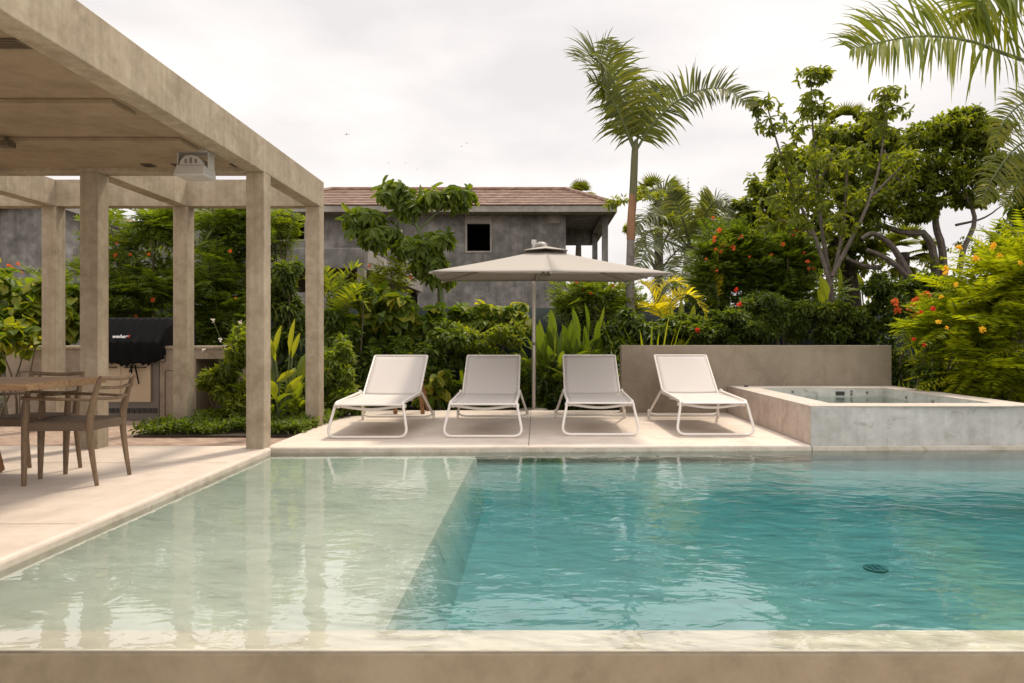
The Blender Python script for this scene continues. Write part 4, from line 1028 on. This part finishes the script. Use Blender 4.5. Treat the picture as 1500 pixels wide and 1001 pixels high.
blades('ginger_plant', 'broad-leaved ginger clump behind the third lounger', 'plant', 862, 11.9, 30, 1.4, .12, 'mid', .5, .4, .6, stem=True, v0=.55, extra=[(850,500,838,452,.12,.5),(870,500,886,450,.12,.75),(862,490,856,446,.11,.4),(880,510,905,470,.11,.5)])
blades('grassy_plant', 'fine grassy plant above the third lounger', 'plant', 875, 11.0, 70, 1.15, .03, 'mid', .35, .8, 1.1, v0=.65)
leafy('leafy_shrub', 'dark leafy underplanting behind the third lounger', 'shrub', 845, 11.0, [(830,580,50,30),(800,560,30,40),(880,560,40,50),(780,590,30,16)], 'dark', 120, .12, .05, LANCE, 6, .45, .3, v0=.4)
feathery('feathery shrub with orange flowers under the right half of the parasol', 855, 12.9, [(850,430,40,24),(890,445,40,26),(830,450,34,24),(915,440,26,24)], 'mid', 22, .32, 8, .5, flowers=[(842,416),(864,428),(900,417),(915,418),(858,424)], fr=.08, v0=.6)
small_palm('yellow areca palm with arching fronds just right of the royal palm trunk', 965, 12.4, (972,470), [[(968,430,0),(985,412,0),(1005,420,-.1)],[(955,430,0),(945,415,.1)],[(985,440,-.2),(1010,432,-.3),(1030,455,-.4),(1036,485,-.4)],[(960,450,-.3),(945,450,-.4)],[(990,440,.2),(1003,425,.3)]], 'yellow', .36, .045)
small_palm('yellow fan-like young palm leaf standing above the hedge left of the pale tree', 1046, 13.0, (1052,440), [[(1050,405,0),(1052,374,0)],[(1046,410,0),(1036,382,0)],[(1056,410,0),(1066,384,0)]], 'yellow', .24, .06, 14)
blades('ginger_plant', 'upright bright strap-leaved plant beside the yellow areca palm', 'plant', 995, 12.0, 12, 1.75, .14, 'bright', .4, .3, .3, v0=.5, extra=[(985,480,980,445,.12,.8),(996,478,998,440,.12,.6),(1010,480,1018,448,.12,.7)])
blades('grassy_plant', 'yellow-green grassy clump left end above the low garden wall', 'plant', 955, 11.2, 70, 1.5, .035, 'bright', .45, .6, .8, v0=.6)
leafy('leafy_shrub', 'dark leafy hedge section directly behind the left end of the garden wall', 'hedge', 930, 11.5, [(920,480,36,26),(960,490,40,24),(930,520,50,30)], 'dark', 150, .12, .05, LANCE, 7, .45, .3, v0=.5)
leafy('leafy_shrub', 'small-leaved hedge section with dark red flowers above the middle of the garden wall', 'hedge', 1040, 11.2, [(1030,490,46,24),(1080,485,40,28),(1010,480,30,24),(1060,465,30,20)], 'dark', 330, .07, .035, OVAL, 8, .4, .25, v0=.62)
t_w = [o for o in bpy.data.objects if o.get('label','').startswith('small-leaved hedge section')][0]
for px,py in ((1022,484),(1083,446),(1078,425)): flower_head(P(px,py,10.75),.05,M['red'],t_w,14)
leafy('leafy_shrub', 'dense dark hedge section above the right half of the garden wall', 'hedge', 1150, 11.2, [(1130,480,46,30),(1180,470,46,34),(1120,450,36,26),(1100,495,30,16)], 'dark', 260, .085, .035, LANCE, 8, .45, .25, v0=.5)
leafy('leafy_shrub', 'rounded glossy dark hedge section above the right end of the garden wall', 'hedge', 1255, 11.2, [(1240,478,46,30),(1280,484,36,30),(1250,458,36,18),(1215,472,30,28)], 'dark', 280, .085, .04, OVAL, 8, .45, .25, v0=.55)
feathery('feathery shrub with many orange flowers right of the coconut palm', 1060, 13.4, [(1060,380,46,40),(1062,360,30,22),(1090,400,50,40),(1110,440,50,34),(1040,430,40,34),(1100,365,36,24)], 'mid', 26, .36, 9, .7, pairs=7, flowers=[(1047,348),(1085,347),(1060,357),(1050,365),(1070,366),(1043,352),(1031,382),(1047,399),(1096,375),(1126,376),(1070,362),(1042,322),(1052,338),(1055,370)], fr=.085, v0=.42)
feathery('dark feathery shrub with orange flowers at the foot of the pale multi-stemmed tree', 1160, 13.0, [(1150,400,50,46),(1180,430,50,44),(1130,430,40,40),(1170,370,36,30)], 'mid', 26, .36, 9, .7, pairs=7, flowers=[(1167,341),(1173,339),(1143,355),(1180,369),(1195,390),(1181,381),(1186,395),(1160,345)], fr=.085, v0=.38)
blades('banana_plant', 'bright upright paddle-leaved plant left of the pale tree base, above the hedge', 'plant', 1215, 11.35, 4, 1.25, .13, 'lime', .3, .35, .25, v0=.3, extra=[(1212,440,1199,405,.16,.55),(1228,430,1229,391,.15,.35),(1206,450,1196,424,.14,.6)])
blades('banana_plant', 'bright upright paddle-leaved plant right of the pale tree base, above the hedge', 'plant', 1275, 11.35, 4, 1.2, .13, 'lime', .3, .4, .25, v0=.3, extra=[(1263,430,1254,401,.14,.7),(1272,440,1273,413,.13,.8),(1282,436,1300,402,.14,.75),(1280,440,1292,412,.13,.6)])
leafy('leafy_shrub', 'tall dark leafy shrub between the garden wall end and the yellow-green feathery shrub', 'shrub', 1320, 10.9, [(1315,460,32,50),(1325,510,34,50),(1330,420,40,34),(1300,420,30,24),(1320,560,30,40),(1345,440,26,30),(1375,450,36,34),(1370,490,36,36),(1400,430,30,26)], 'dark', 230, .09, .04, LANCE, 8, .45, .3, v0=.5)
blades('banana_plant', 'small paddle-leaved plant above the yellow flowers at the right', 'plant', 1385, 11.4, 16, 1.9, .13, 'bright', .5, .5, .4, v0=.5)

# --- right
feathery('large yellow-green feathery shrub with yellow flowers at the right edge', 1450, 8.9, [(1468,430,48,40),(1448,490,50,44),(1490,500,55,60),(1510,430,48,60),(1455,540,45,34),(1500,390,48,30),(1540,480,60,80)], 'lime', 11, .62, 9, .65, pairs=13, fine=None, v0=.5, face=(-.9,-.6,-.05), k=10, upr=.1, pin=.25,
    flowers=[(1390,403),(1384,432),(1376,391),(1434,376),(1460,365),(1448,358),(1400,418),(1386,472),(1395,475),(1444,484),(1402,364),(1480,372),(1496,384)], fmat='yellowf', fr=.075)
feathery('small feathery shrub with red flowers left of the large yellow-green shrub', 1350, 9.2, [(1378,470,20,26),(1392,510,26,24),(1372,492,16,18)], 'lime', 12, .44, 5, .35, pairs=11, fine=None, v0=.35, face=(-.8,-.5,0), upr=.1, pin=.27, flowers=[(1358,457),(1357,498),(1357,507),(1355,453)], fmat='red', fr=.055)
t_o = [o for o in bpy.data.objects if o.get('label','').startswith('tall dark leafy shrub between the garden')][0]
for px,py in ((1311,443),(1315,455),(1334,452),(1340,443),(1346,437),(1357,432),(1340,462)): flower_head(P(px,py,10.3),.07,M['orange'],t_o,18)
blades('bromeliad', 'spiky yellow-green bromeliad just right of the garden wall end', 'plant', 1338, 9.75, 26, .62, .05, 'bright', .22, 1.0, .6, v0=.65)
blades('bromeliad', 'lower spiky bromeliad in front of the yellow-green shrub behind the plunge pool', 'plant', 1372, 9.3, 22, .5, .05, 'bright', .3, 1.0, .6, v0=.45)
leafy('leafy_shrub', 'dark leafy shrub low behind the right side of the plunge pool', 'shrub', 1430, 9.0, [(1400,560,50,24),(1450,570,50,24),(1500,560,50,40),(1560,560,60,60),(1370,555,30,20)], 'dark', 170, .09, .038, LANCE, 7, .4, .3, v0=.62)

# --- trees
def tree_limbs(root, limbs, mat, name='trunk'):
    mb = MB()
    for Y, r0, r1, pts in limbs:
        limb(mb, [P(px,py,Y+(q[0] if q else 0)) for px,py,*q in pts], r0, r1, 12)
    return mb.build(name, mat, root, True)
def palmate(lf, pos, out, n=8, ln=.22, wd=.06, droop=.55, v0=.5):
    for p, o in zip(pos, out):
        o = unit(np.array(o)); ref = unit(np.cross(o, np.array([.2,.3,1.0]))); b2 = np.cross(o, ref)
        a = np.linspace(0, 2*math.pi, n, endpoint=False)+rng.random()*6
        d = unit(np.cos(a)[:,None]*ref+np.sin(a)[:,None]*b2+o*.25+np.array([0,0,-droop])+rng.normal(size=(n,3))*.12)
        lf.put(OVAL, np.repeat(p[None],n,0), d, unit(o+np.array([0,0,.8])+rng.normal(size=(n,3))*.2), ln*(.75+.5*rng.random(n)), wd, v0+rng.normal()*.14+rng.normal(size=n)*.1)

# royal palm
Y = 12.5; b = P(925,497,Y); b[2] = -.06
t = thing('royal_palm', 'tall slender royal palm with three arching fronds rising beside the parasol', 'palm', b)
tr = [b, P(924,470,Y), P(923,410,Y), P(924,350,Y)]
MB().tube(spline(tr,14), list(np.interp(np.linspace(0,1,14),[0,.35,1],[.115,.088,.070])), 14).build('trunk', concrete('ringed palm trunk', (.11,.095,.085), (.19,.17,.155), (.25,.23,.21), 3, rough=.9, streak=.1), t, True)
mb = MB()
for k in range(9):
    z = .4+k*.24+.02*rng.normal(); mb.lathe((float(np.interp(z,[0,2.9],[b[0],P(924,350,Y)[0]])),Y,z), [(.080-.0015*k,-.012),(.092-.002*k,0),(.080-.0015*k,.012)], 14)
mb.build('trunk_ring', M['bark'], t)
MB().tube(spline([P(924,352,Y),P(925,320,Y),P(927,285,Y)],8), [.076,.08,.078,.076,.074,.072,.07,.066], 12).build('sheath', wood('dry palm sheath', (.16,.075,.035), (.30,.16,.085), (9,9,.8)), t, True)
MB().tube(spline([P(926,310,Y+.02),P(928,270,Y),P(930,222,Y),P(932,205,Y)],10), [.070,.074,.072,.070,.068,.066,.062,.056,.045,.03], 12).build('crownshaft', wood('green crownshaft', (.075,.078,.03), (.15,.14,.07), (9,9,.8)), t, True)
for ctrl, n, lf_, sw in (
    ([(929,222,0),(915,165,-.1),(893,110,-.3),(868,80,-.6),(848,90,-.9)], 84, .70, .25),
    ([(928,215,.1),(912,150,.3),(897,95,.5),(888,58,.6)], 70, .66, .25),
    ([(931,222,0),(958,180,-.1),(1005,140,-.2),(1060,130,-.4),(1103,158,-.6)], 84, .60, .32),
    ([(928,218,-.1),(908,170,-.3),(885,130,-.5),(862,118,-.8)], 60, .5, .25),
    ([(931,215,.1),(944,165,.3),(958,140,.5),(968,125,.6)], 56, .5, .3)):
    lf = Leafs(); mbr = MB(); frond(lf, mbr, [P(x,y,Y+q) for x,y,q in ctrl], n, lf_, .05, .026, .28, sw, .42, .10, .5, jit=.18, upref=(.1,-.9,.6))
    o = lf.build('frond', LF['palm'], t); mbr.build('rachis', M['greenstem'], o, True)

# coconut palm
Y = 17; cx_, cy_ = 1012, 368; b = P(1014,497,Y); b[2] = -.06
t = thing('coconut_palm', 'bushy coconut palm with drooping silvery fronds behind the royal palm', 'palm', b)
MB().tube(spline([b,P(1014,430,Y),P(1012,385,Y),P(1012,360,Y)],10), list(np.linspace(.2,.14,10)), 10).build('trunk', M['darkbark'], t, True)
for k, ctrl in enumerate([
    [(1010,330,0),(1008,295,.1),(1008,262,.1)], [(1000,330,.2),(985,295,.4),(965,280,.5),(945,290,.6)], [(995,345,-.4),(970,318,-.9),(945,318,-1.2),(928,345,-1.5)],
    [(1025,330,0),(1045,297,-.2),(1062,295,-.4),(1072,318,-.6)], [(1030,345,.5),(1050,315,1),(1068,310,1.4),(1078,330,1.7)], [(992,360,-.6),(965,350,-1.2),(945,370,-1.7),(932,405,-2)],
    [(1030,365,-.6),(1055,360,-1.2),(1075,385,-1.6),(1085,415,-2)], [(1005,335,-.3),(992,300,-.5),(985,280,-.6)], [(1020,335,.2),(1030,300,.2),(1036,280,.2)],
    [(1000,375,-.8),(985,385,-1.5),(972,415,-2),(965,445,-2.2)], [(1020,375,-.8),(1028,395,-1.4),(1030,430,-1.8)], [(990,350,.6),(965,335,1.2),(940,350,1.6),(925,380,1.9)], [(1005,372,-1),(1000,400,-1.8),(995,430,-2.1)]]):
    lf = Leafs(); mbr = MB(); frond(lf, mbr, [P(cx_,cy_,Y)]+[P(x,y,Y+q) for x,y,q in ctrl], 74 if k else 14, .52 if k else .1, .05, .035, .2, .6, .55, .16, .5, upref=(rng.normal()*.4,-.8,.7))
    o = lf.build('frond', LF['coco'], t); mbr.build('rachis', M['greenstem'], o, True)
# fan palms behind
def fan_palm(label, x, y, Y, r, n=26, group=None):
    b = P(x,497,Y); b[2] = -.06; t = thing('fan_palm', label, 'palm', b, group); top = P(x,y,Y)
    MB().tube(spline([b,(b+top)/2,top],8), list(np.linspace(.17,.13,8)), 8).build('trunk', M['darkbark'], t, True)
    lf = Leafs()
    for i in range(n):
        d = unit(rng.normal(size=3)+np.array([0,0,.45])); c = top+d*r*.55; m = 15
        s_ = unit(np.cross(d,np.array([.1,.2,1.0]))); a = np.linspace(-1.25,1.25,m)
        dd = unit(np.cos(a)[:,None]*d+np.sin(a)[:,None]*s_+np.array([0,0,-.12]))
        lf.put(SLIM, np.repeat(c[None],m,0), dd, unit(np.cross(s_,d)+rng.normal(size=(m,3))*.2), r*.62, r*.085, .4+rng.normal(size=m)*.15)
    lf.build('crown', LF['palm'], t); return t
fan_palm('fan palm crown peeping above the coconut palm', 965, 292, 22, .85)
fan_palm('small fan palm between the coconut palm and the big leafy tree', 1058, 345, 20, .6)
fan_palm('shaggy fan palm low behind the dark spreading tree', 1325, 370, 19, .8)
fan_palm('tiny fan palm tip just above the tiled roof', 848, 290, 40, 1.0, 22)
fan_palm('fan palm tip poking out over the big leafy tree', 1235, 186, 21, .75, 24)
# bare small tree between house and palm
b = P(965,497,16); b[2] = -.06; t = thing('young_tree', 'thin bare-branched young tree behind the royal palm', 'tree', b)
tree_limbs(t, [(16,.05,.02,[(965,497),(963,420),(968,370),(985,330)]),(16,.03,.01,[(964,410),(950,370),(935,335)]),(16,.03,.01,[(966,400),(980,380),(1000,360)]),(16,.02,.008,[(958,390),(940,375),(922,365)]),(16,.02,.008,[(967,380),(958,350),(948,320)])], M['vine'])
lf = Leafs(); clump_leaves(lf, px_clumps([(945,283,24,8),(985,322,20,14),(905,297,18,8),(925,340,12,10)],16,.4,4), 30, .14, .05, v0=.6); lf.build('crown', LF['bright'], t)

# umbrella-leaved tree in front of the house
Y = 12.3; b = P(652,497,Y); b[2] = -.06
t = thing('umbrella_tree', 'small tree with drooping umbrella leaf clusters in front of the grey house', 'tree', b)
tree_limbs(t, [(Y,.045,.026,[(652,560),(648,450),(640,400),(622,357),(601,312),(585,285)]),(Y,.022,.014,[(604,318),(590,314),(570,318),(548,330)]),(Y,.02,.013,[(612,338),(640,312),(658,295)]),(Y,.02,.012,[(628,368),(648,358),(660,345)]),(Y,.018,.012,[(590,316),(575,335),(565,352)]),(Y,.016,.01,[(585,286),(578,272)])], M['greenstem'])
lf = Leafs()
for (x,y,rx,ry,n) in ((578,278,26,14,26),(535,318,32,16,26),(560,345,36,22,26),(530,340,26,14,14),(640,290,30,13,24),(672,285,24,16,22),(610,362,30,20,20),(640,350,28,16,18),(632,385,26,24,24),(648,400,18,18,10),(598,300,16,14,10)):
    for c, r in px_clumps([(x,y,rx*.9,ry*.9)],Y,.35,1):
        d = unit(rng.normal(size=(n,3))*np.array([1,1,.6])+np.array([0,0,.35])); palmate(lf, c+d*r*(rng.random((n,1))**.4), d, 7, .27, .095, .95, .48)
lf.build('crown', LF['mid'], t)

# pale multi-stemmed tree
Y = 12.2; b = P(1218,497,Y); b[2] = -.06
t = thing('pale_stemmed_tree', 'slender tree with several pale upright stems and light hanging leaves, right of centre', 'tree', b)
LM = [(Y,.075,.055,[(1218,497),(1217,450),(1216,405)]),(Y,.04,.010,[(1214,410),(1195,350),(1165,285),(1140,215),(1122,150)]),(Y+.1,.042,.010,[(1215,408),(1203,330),(1197,260),(1190,180),(1188,112)]),(Y-.1,.042,.010,[(1219,405),(1250,345),(1275,290),(1292,220),(1300,135)]),(Y,.035,.012,[(1222,398),(1236,330),(1240,260),(1246,225)]),(Y,.03,.01,[(1192,345),(1170,330),(1140,322)]),(Y,.026,.01,[(1275,290),(1305,260),(1325,240)]),(Y,.026,.01,[(1198,270),(1215,240),(1222,215)])]
tree_limbs(t, LM, M['bark'])
lf = Leafs()
for e,n in (((1120,155,20,14),16),((1130,180,22,18),14),((1108,148,14,6),6),((1190,110,24,12),22),((1210,105,18,10),12),((1185,150,22,20),20),((1205,160,20,14),12),((1180,190,30,22),22),((1150,225,24,20),16),((1165,270,34,26),30),((1140,300,34,22),24),((1205,240,32,30),26),((1190,290,36,24),24),((1160,330,34,20),20),((1240,240,30,24),24),((1298,140,24,12),20),((1285,165,26,16),18),((1310,165,20,12),10),((1290,195,28,20),20),((1320,235,26,18),18),((1265,230,26,20),16),((1240,290,34,20),22),((1225,330,28,18),16),((1120,330,24,20),14)):
    for c, r in px_clumps([e],Y,.5,1):
        d = unit(rng.normal(size=(n,3))+np.array([0,0,.2])); p = c+d*r*(rng.random((n,1))**.5)
        palmate(lf, p, d, 6, .14, .052, .75, .58)
lf.build('crown', LF['olive'], t)

# big leafy tree on the left of the group, dark spreading tree behind
Y = 16.5; b = P(1215,497,Y); b[2] = -.06
t = thing('leafy_tree', 'big olive-green leafy tree behind the pale multi-stemmed tree', 'tree', b)
tree_limbs(t, [(Y,.22,.12,[(1250,497),(1248,420),(1245,360),(1250,300)]),(Y,.12,.04,[(1246,370),(1200,340),(1150,310),(1115,300)]),(Y,.1,.04,[(1248,330),(1220,270),(1190,230)]),(Y,.1,.04,[(1250,310),(1275,250),(1290,200)]),(Y,.09,.03,[(1247,400),(1200,390),(1160,380)])], M['darkbark'])
lf = Leafs(); clump_leaves(lf, px_clumps([(1130,290,46,40),(1100,310,26,24),(1165,250,40,40),(1215,220,46,46),(1265,200,46,34),(1230,290,50,50),(1280,270,50,60),(1160,330,60,40),(1250,360,60,40),(1120,350,40,30),(1300,230,40,40),(1200,380,60,40)],Y,1.2,34), 42, .155, .068, OVAL, .4, v0=.52, shell=1.4); lf.build('crown', LF['olive'], t)
Y = 15; b = P(1370,497,Y); b[2] = -.06
t = thing('spreading_tree', 'dark spreading tree with bare crooked limbs showing under its crown at the right', 'tree', b)
tree_limbs(t, [(Y,.10,.055,[(1372,497),(1370,390),(1356,345),(1329,342),(1285,329)]),(Y+.1,.095,.06,[(1384,497),(1381,376),(1371,330),(1371,312)]),(Y+.1,.06,.02,[(1371,312),(1383,290),(1410,270),(1440,248),(1468,225)]),(Y+.1,.06,.035,[(1371,312),(1350,302),(1329,288),(1300,280)]),(Y+.3,.055,.02,[(1355,312),(1366,280),(1374,246),(1384,215),(1400,185)]),(Y-.2,.065,.03,[(1405,400),(1412,365),(1428,325),(1418,292),(1405,265)]),(Y-.3,.085,.04,[(1340,420),(1322,385),(1304,358),(1278,342),(1262,350)]),(Y-.3,.07,.04,[(1330,405),(1300,380),(1270,366)]),(Y,.05,.02,[(1329,288),(1310,250),(1295,220)]),(Y,.06,.03,[(1290,393),(1265,390),(1240,378)]),(Y,.03,.012,[(1400,330),(1440,320),(1470,300)])], M['bark'])
lf = Leafs(); clump_leaves(lf, px_clumps([(1395,190,46,22),(1360,200,40,24),(1425,205,40,22),(1340,240,50,30),(1390,250,60,32),(1440,240,50,28),(1320,280,50,36),(1370,280,50,26),(1425,285,36,20),(1285,310,40,34),(1470,250,34,24),(1410,170,30,12),(1345,310,26,16),(1450,190,30,18)],Y,1.4,44), 27, .12, .052, OVAL, .3, v0=.5, shell=1.2); lf.build('crown', LF['olive'], t)
lf = Leafs()
for e,n in (((1405,360,40,14),26),((1330,390,40,14),40)): clump_leaves(lf, px_clumps([e],Y,.6,5), n, .11, .045, v0=.4)
lf.build('crown', LF['olive'], t)

# overhanging palms on the right
def big_palm(label, x, y, Y, fronds, mat, leaf, wid, n=60, trunk=.14, droop=.45, vee=.3):
    b = P(x,497,Y); b[2] = -.06; t = thing('coconut_palm', label, 'palm', b); top = P(x,y,Y)
    MB().tube(spline([b,(b+top)/2+np.array([.12,0,0]),top],12), list(np.linspace(trunk*1.3,trunk,12)), 12).build('trunk', M['bark'], t, True)
    for ctrl in fronds:
        lf = Leafs(); mbr = MB(); frond(lf, mbr, [top]+[P(px,py,Y+q) for px,py,q in ctrl], n, leaf, wid, .03, vee, .5, droop, .12, .6, jit=.15, seg=5, upref=(.1,-1,.55))
        o = lf.build('frond', LF[mat], t); mbr.build('rachis', M['greenstem'], o, True)
    return t
big_palm('near coconut palm whose yellow-green fronds hang in at the top right corner', 1660, 130, 8.2, [[(1560,100,0),(1490,86,-.05),(1420,60,-.1),(1350,53,-.1),(1290,62,-.1),(1246,73,-.1)],[(1600,40,0),(1540,0,0),(1480,-20,0),(1440,0,0),(1420,30,.1)],[(1700,60,.1),(1740,20,.2),(1800,60,.2)],[(1620,60,.5),(1590,0,1),(1560,-40,1.4)],[(1640,160,-.4),(1600,190,-.9),(1570,260,-1.2)]], 'bright', .86, .046, 100, droop=.40)
big_palm('darker coconut palm behind, its fronds drooping in at the right edge beside the spreading tree', 1590, 180, 11.5, [[(1540,150,0),(1500,150,0),(1470,180,-.1),(1455,215,-.1)],[(1530,200,0),(1490,215,-.1),(1455,260,-.2),(1436,300,-.3)],[(1540,230,.2),(1500,260,.2),(1470,300,.2)],[(1640,140,0),(1690,150,0),(1730,200,0)]], 'palm', .44, .036, 70)
leafy('leafy_shrub', 'tall leafy shrub under the drooping fronds at the right edge', 'shrub', 1490, 12.6, [(1480,330,40,40),(1500,380,50,40),(1450,370,30,24),(1520,300,40,40)], 'mid', 120, .13, .055, LANCE, 8, .6, .3, v0=.5)

# far wood closing the horizon
lf = Leafs(); c = []
for i in range(150):
    x = -48+i*.66; c.append((np.array([x,44+rng.normal()*2,1.2+rng.random()*1.3]), np.array([1.6,1.5,1.6+.5*rng.random()])))
clump_leaves(lf, c, 90, .5, .25, OVAL, .3, v0=.4); o = lf.build('far_wood', LF['dark']); tag(o, 'distant line of dark trees far behind the garden', 'wood', kind='stuff')
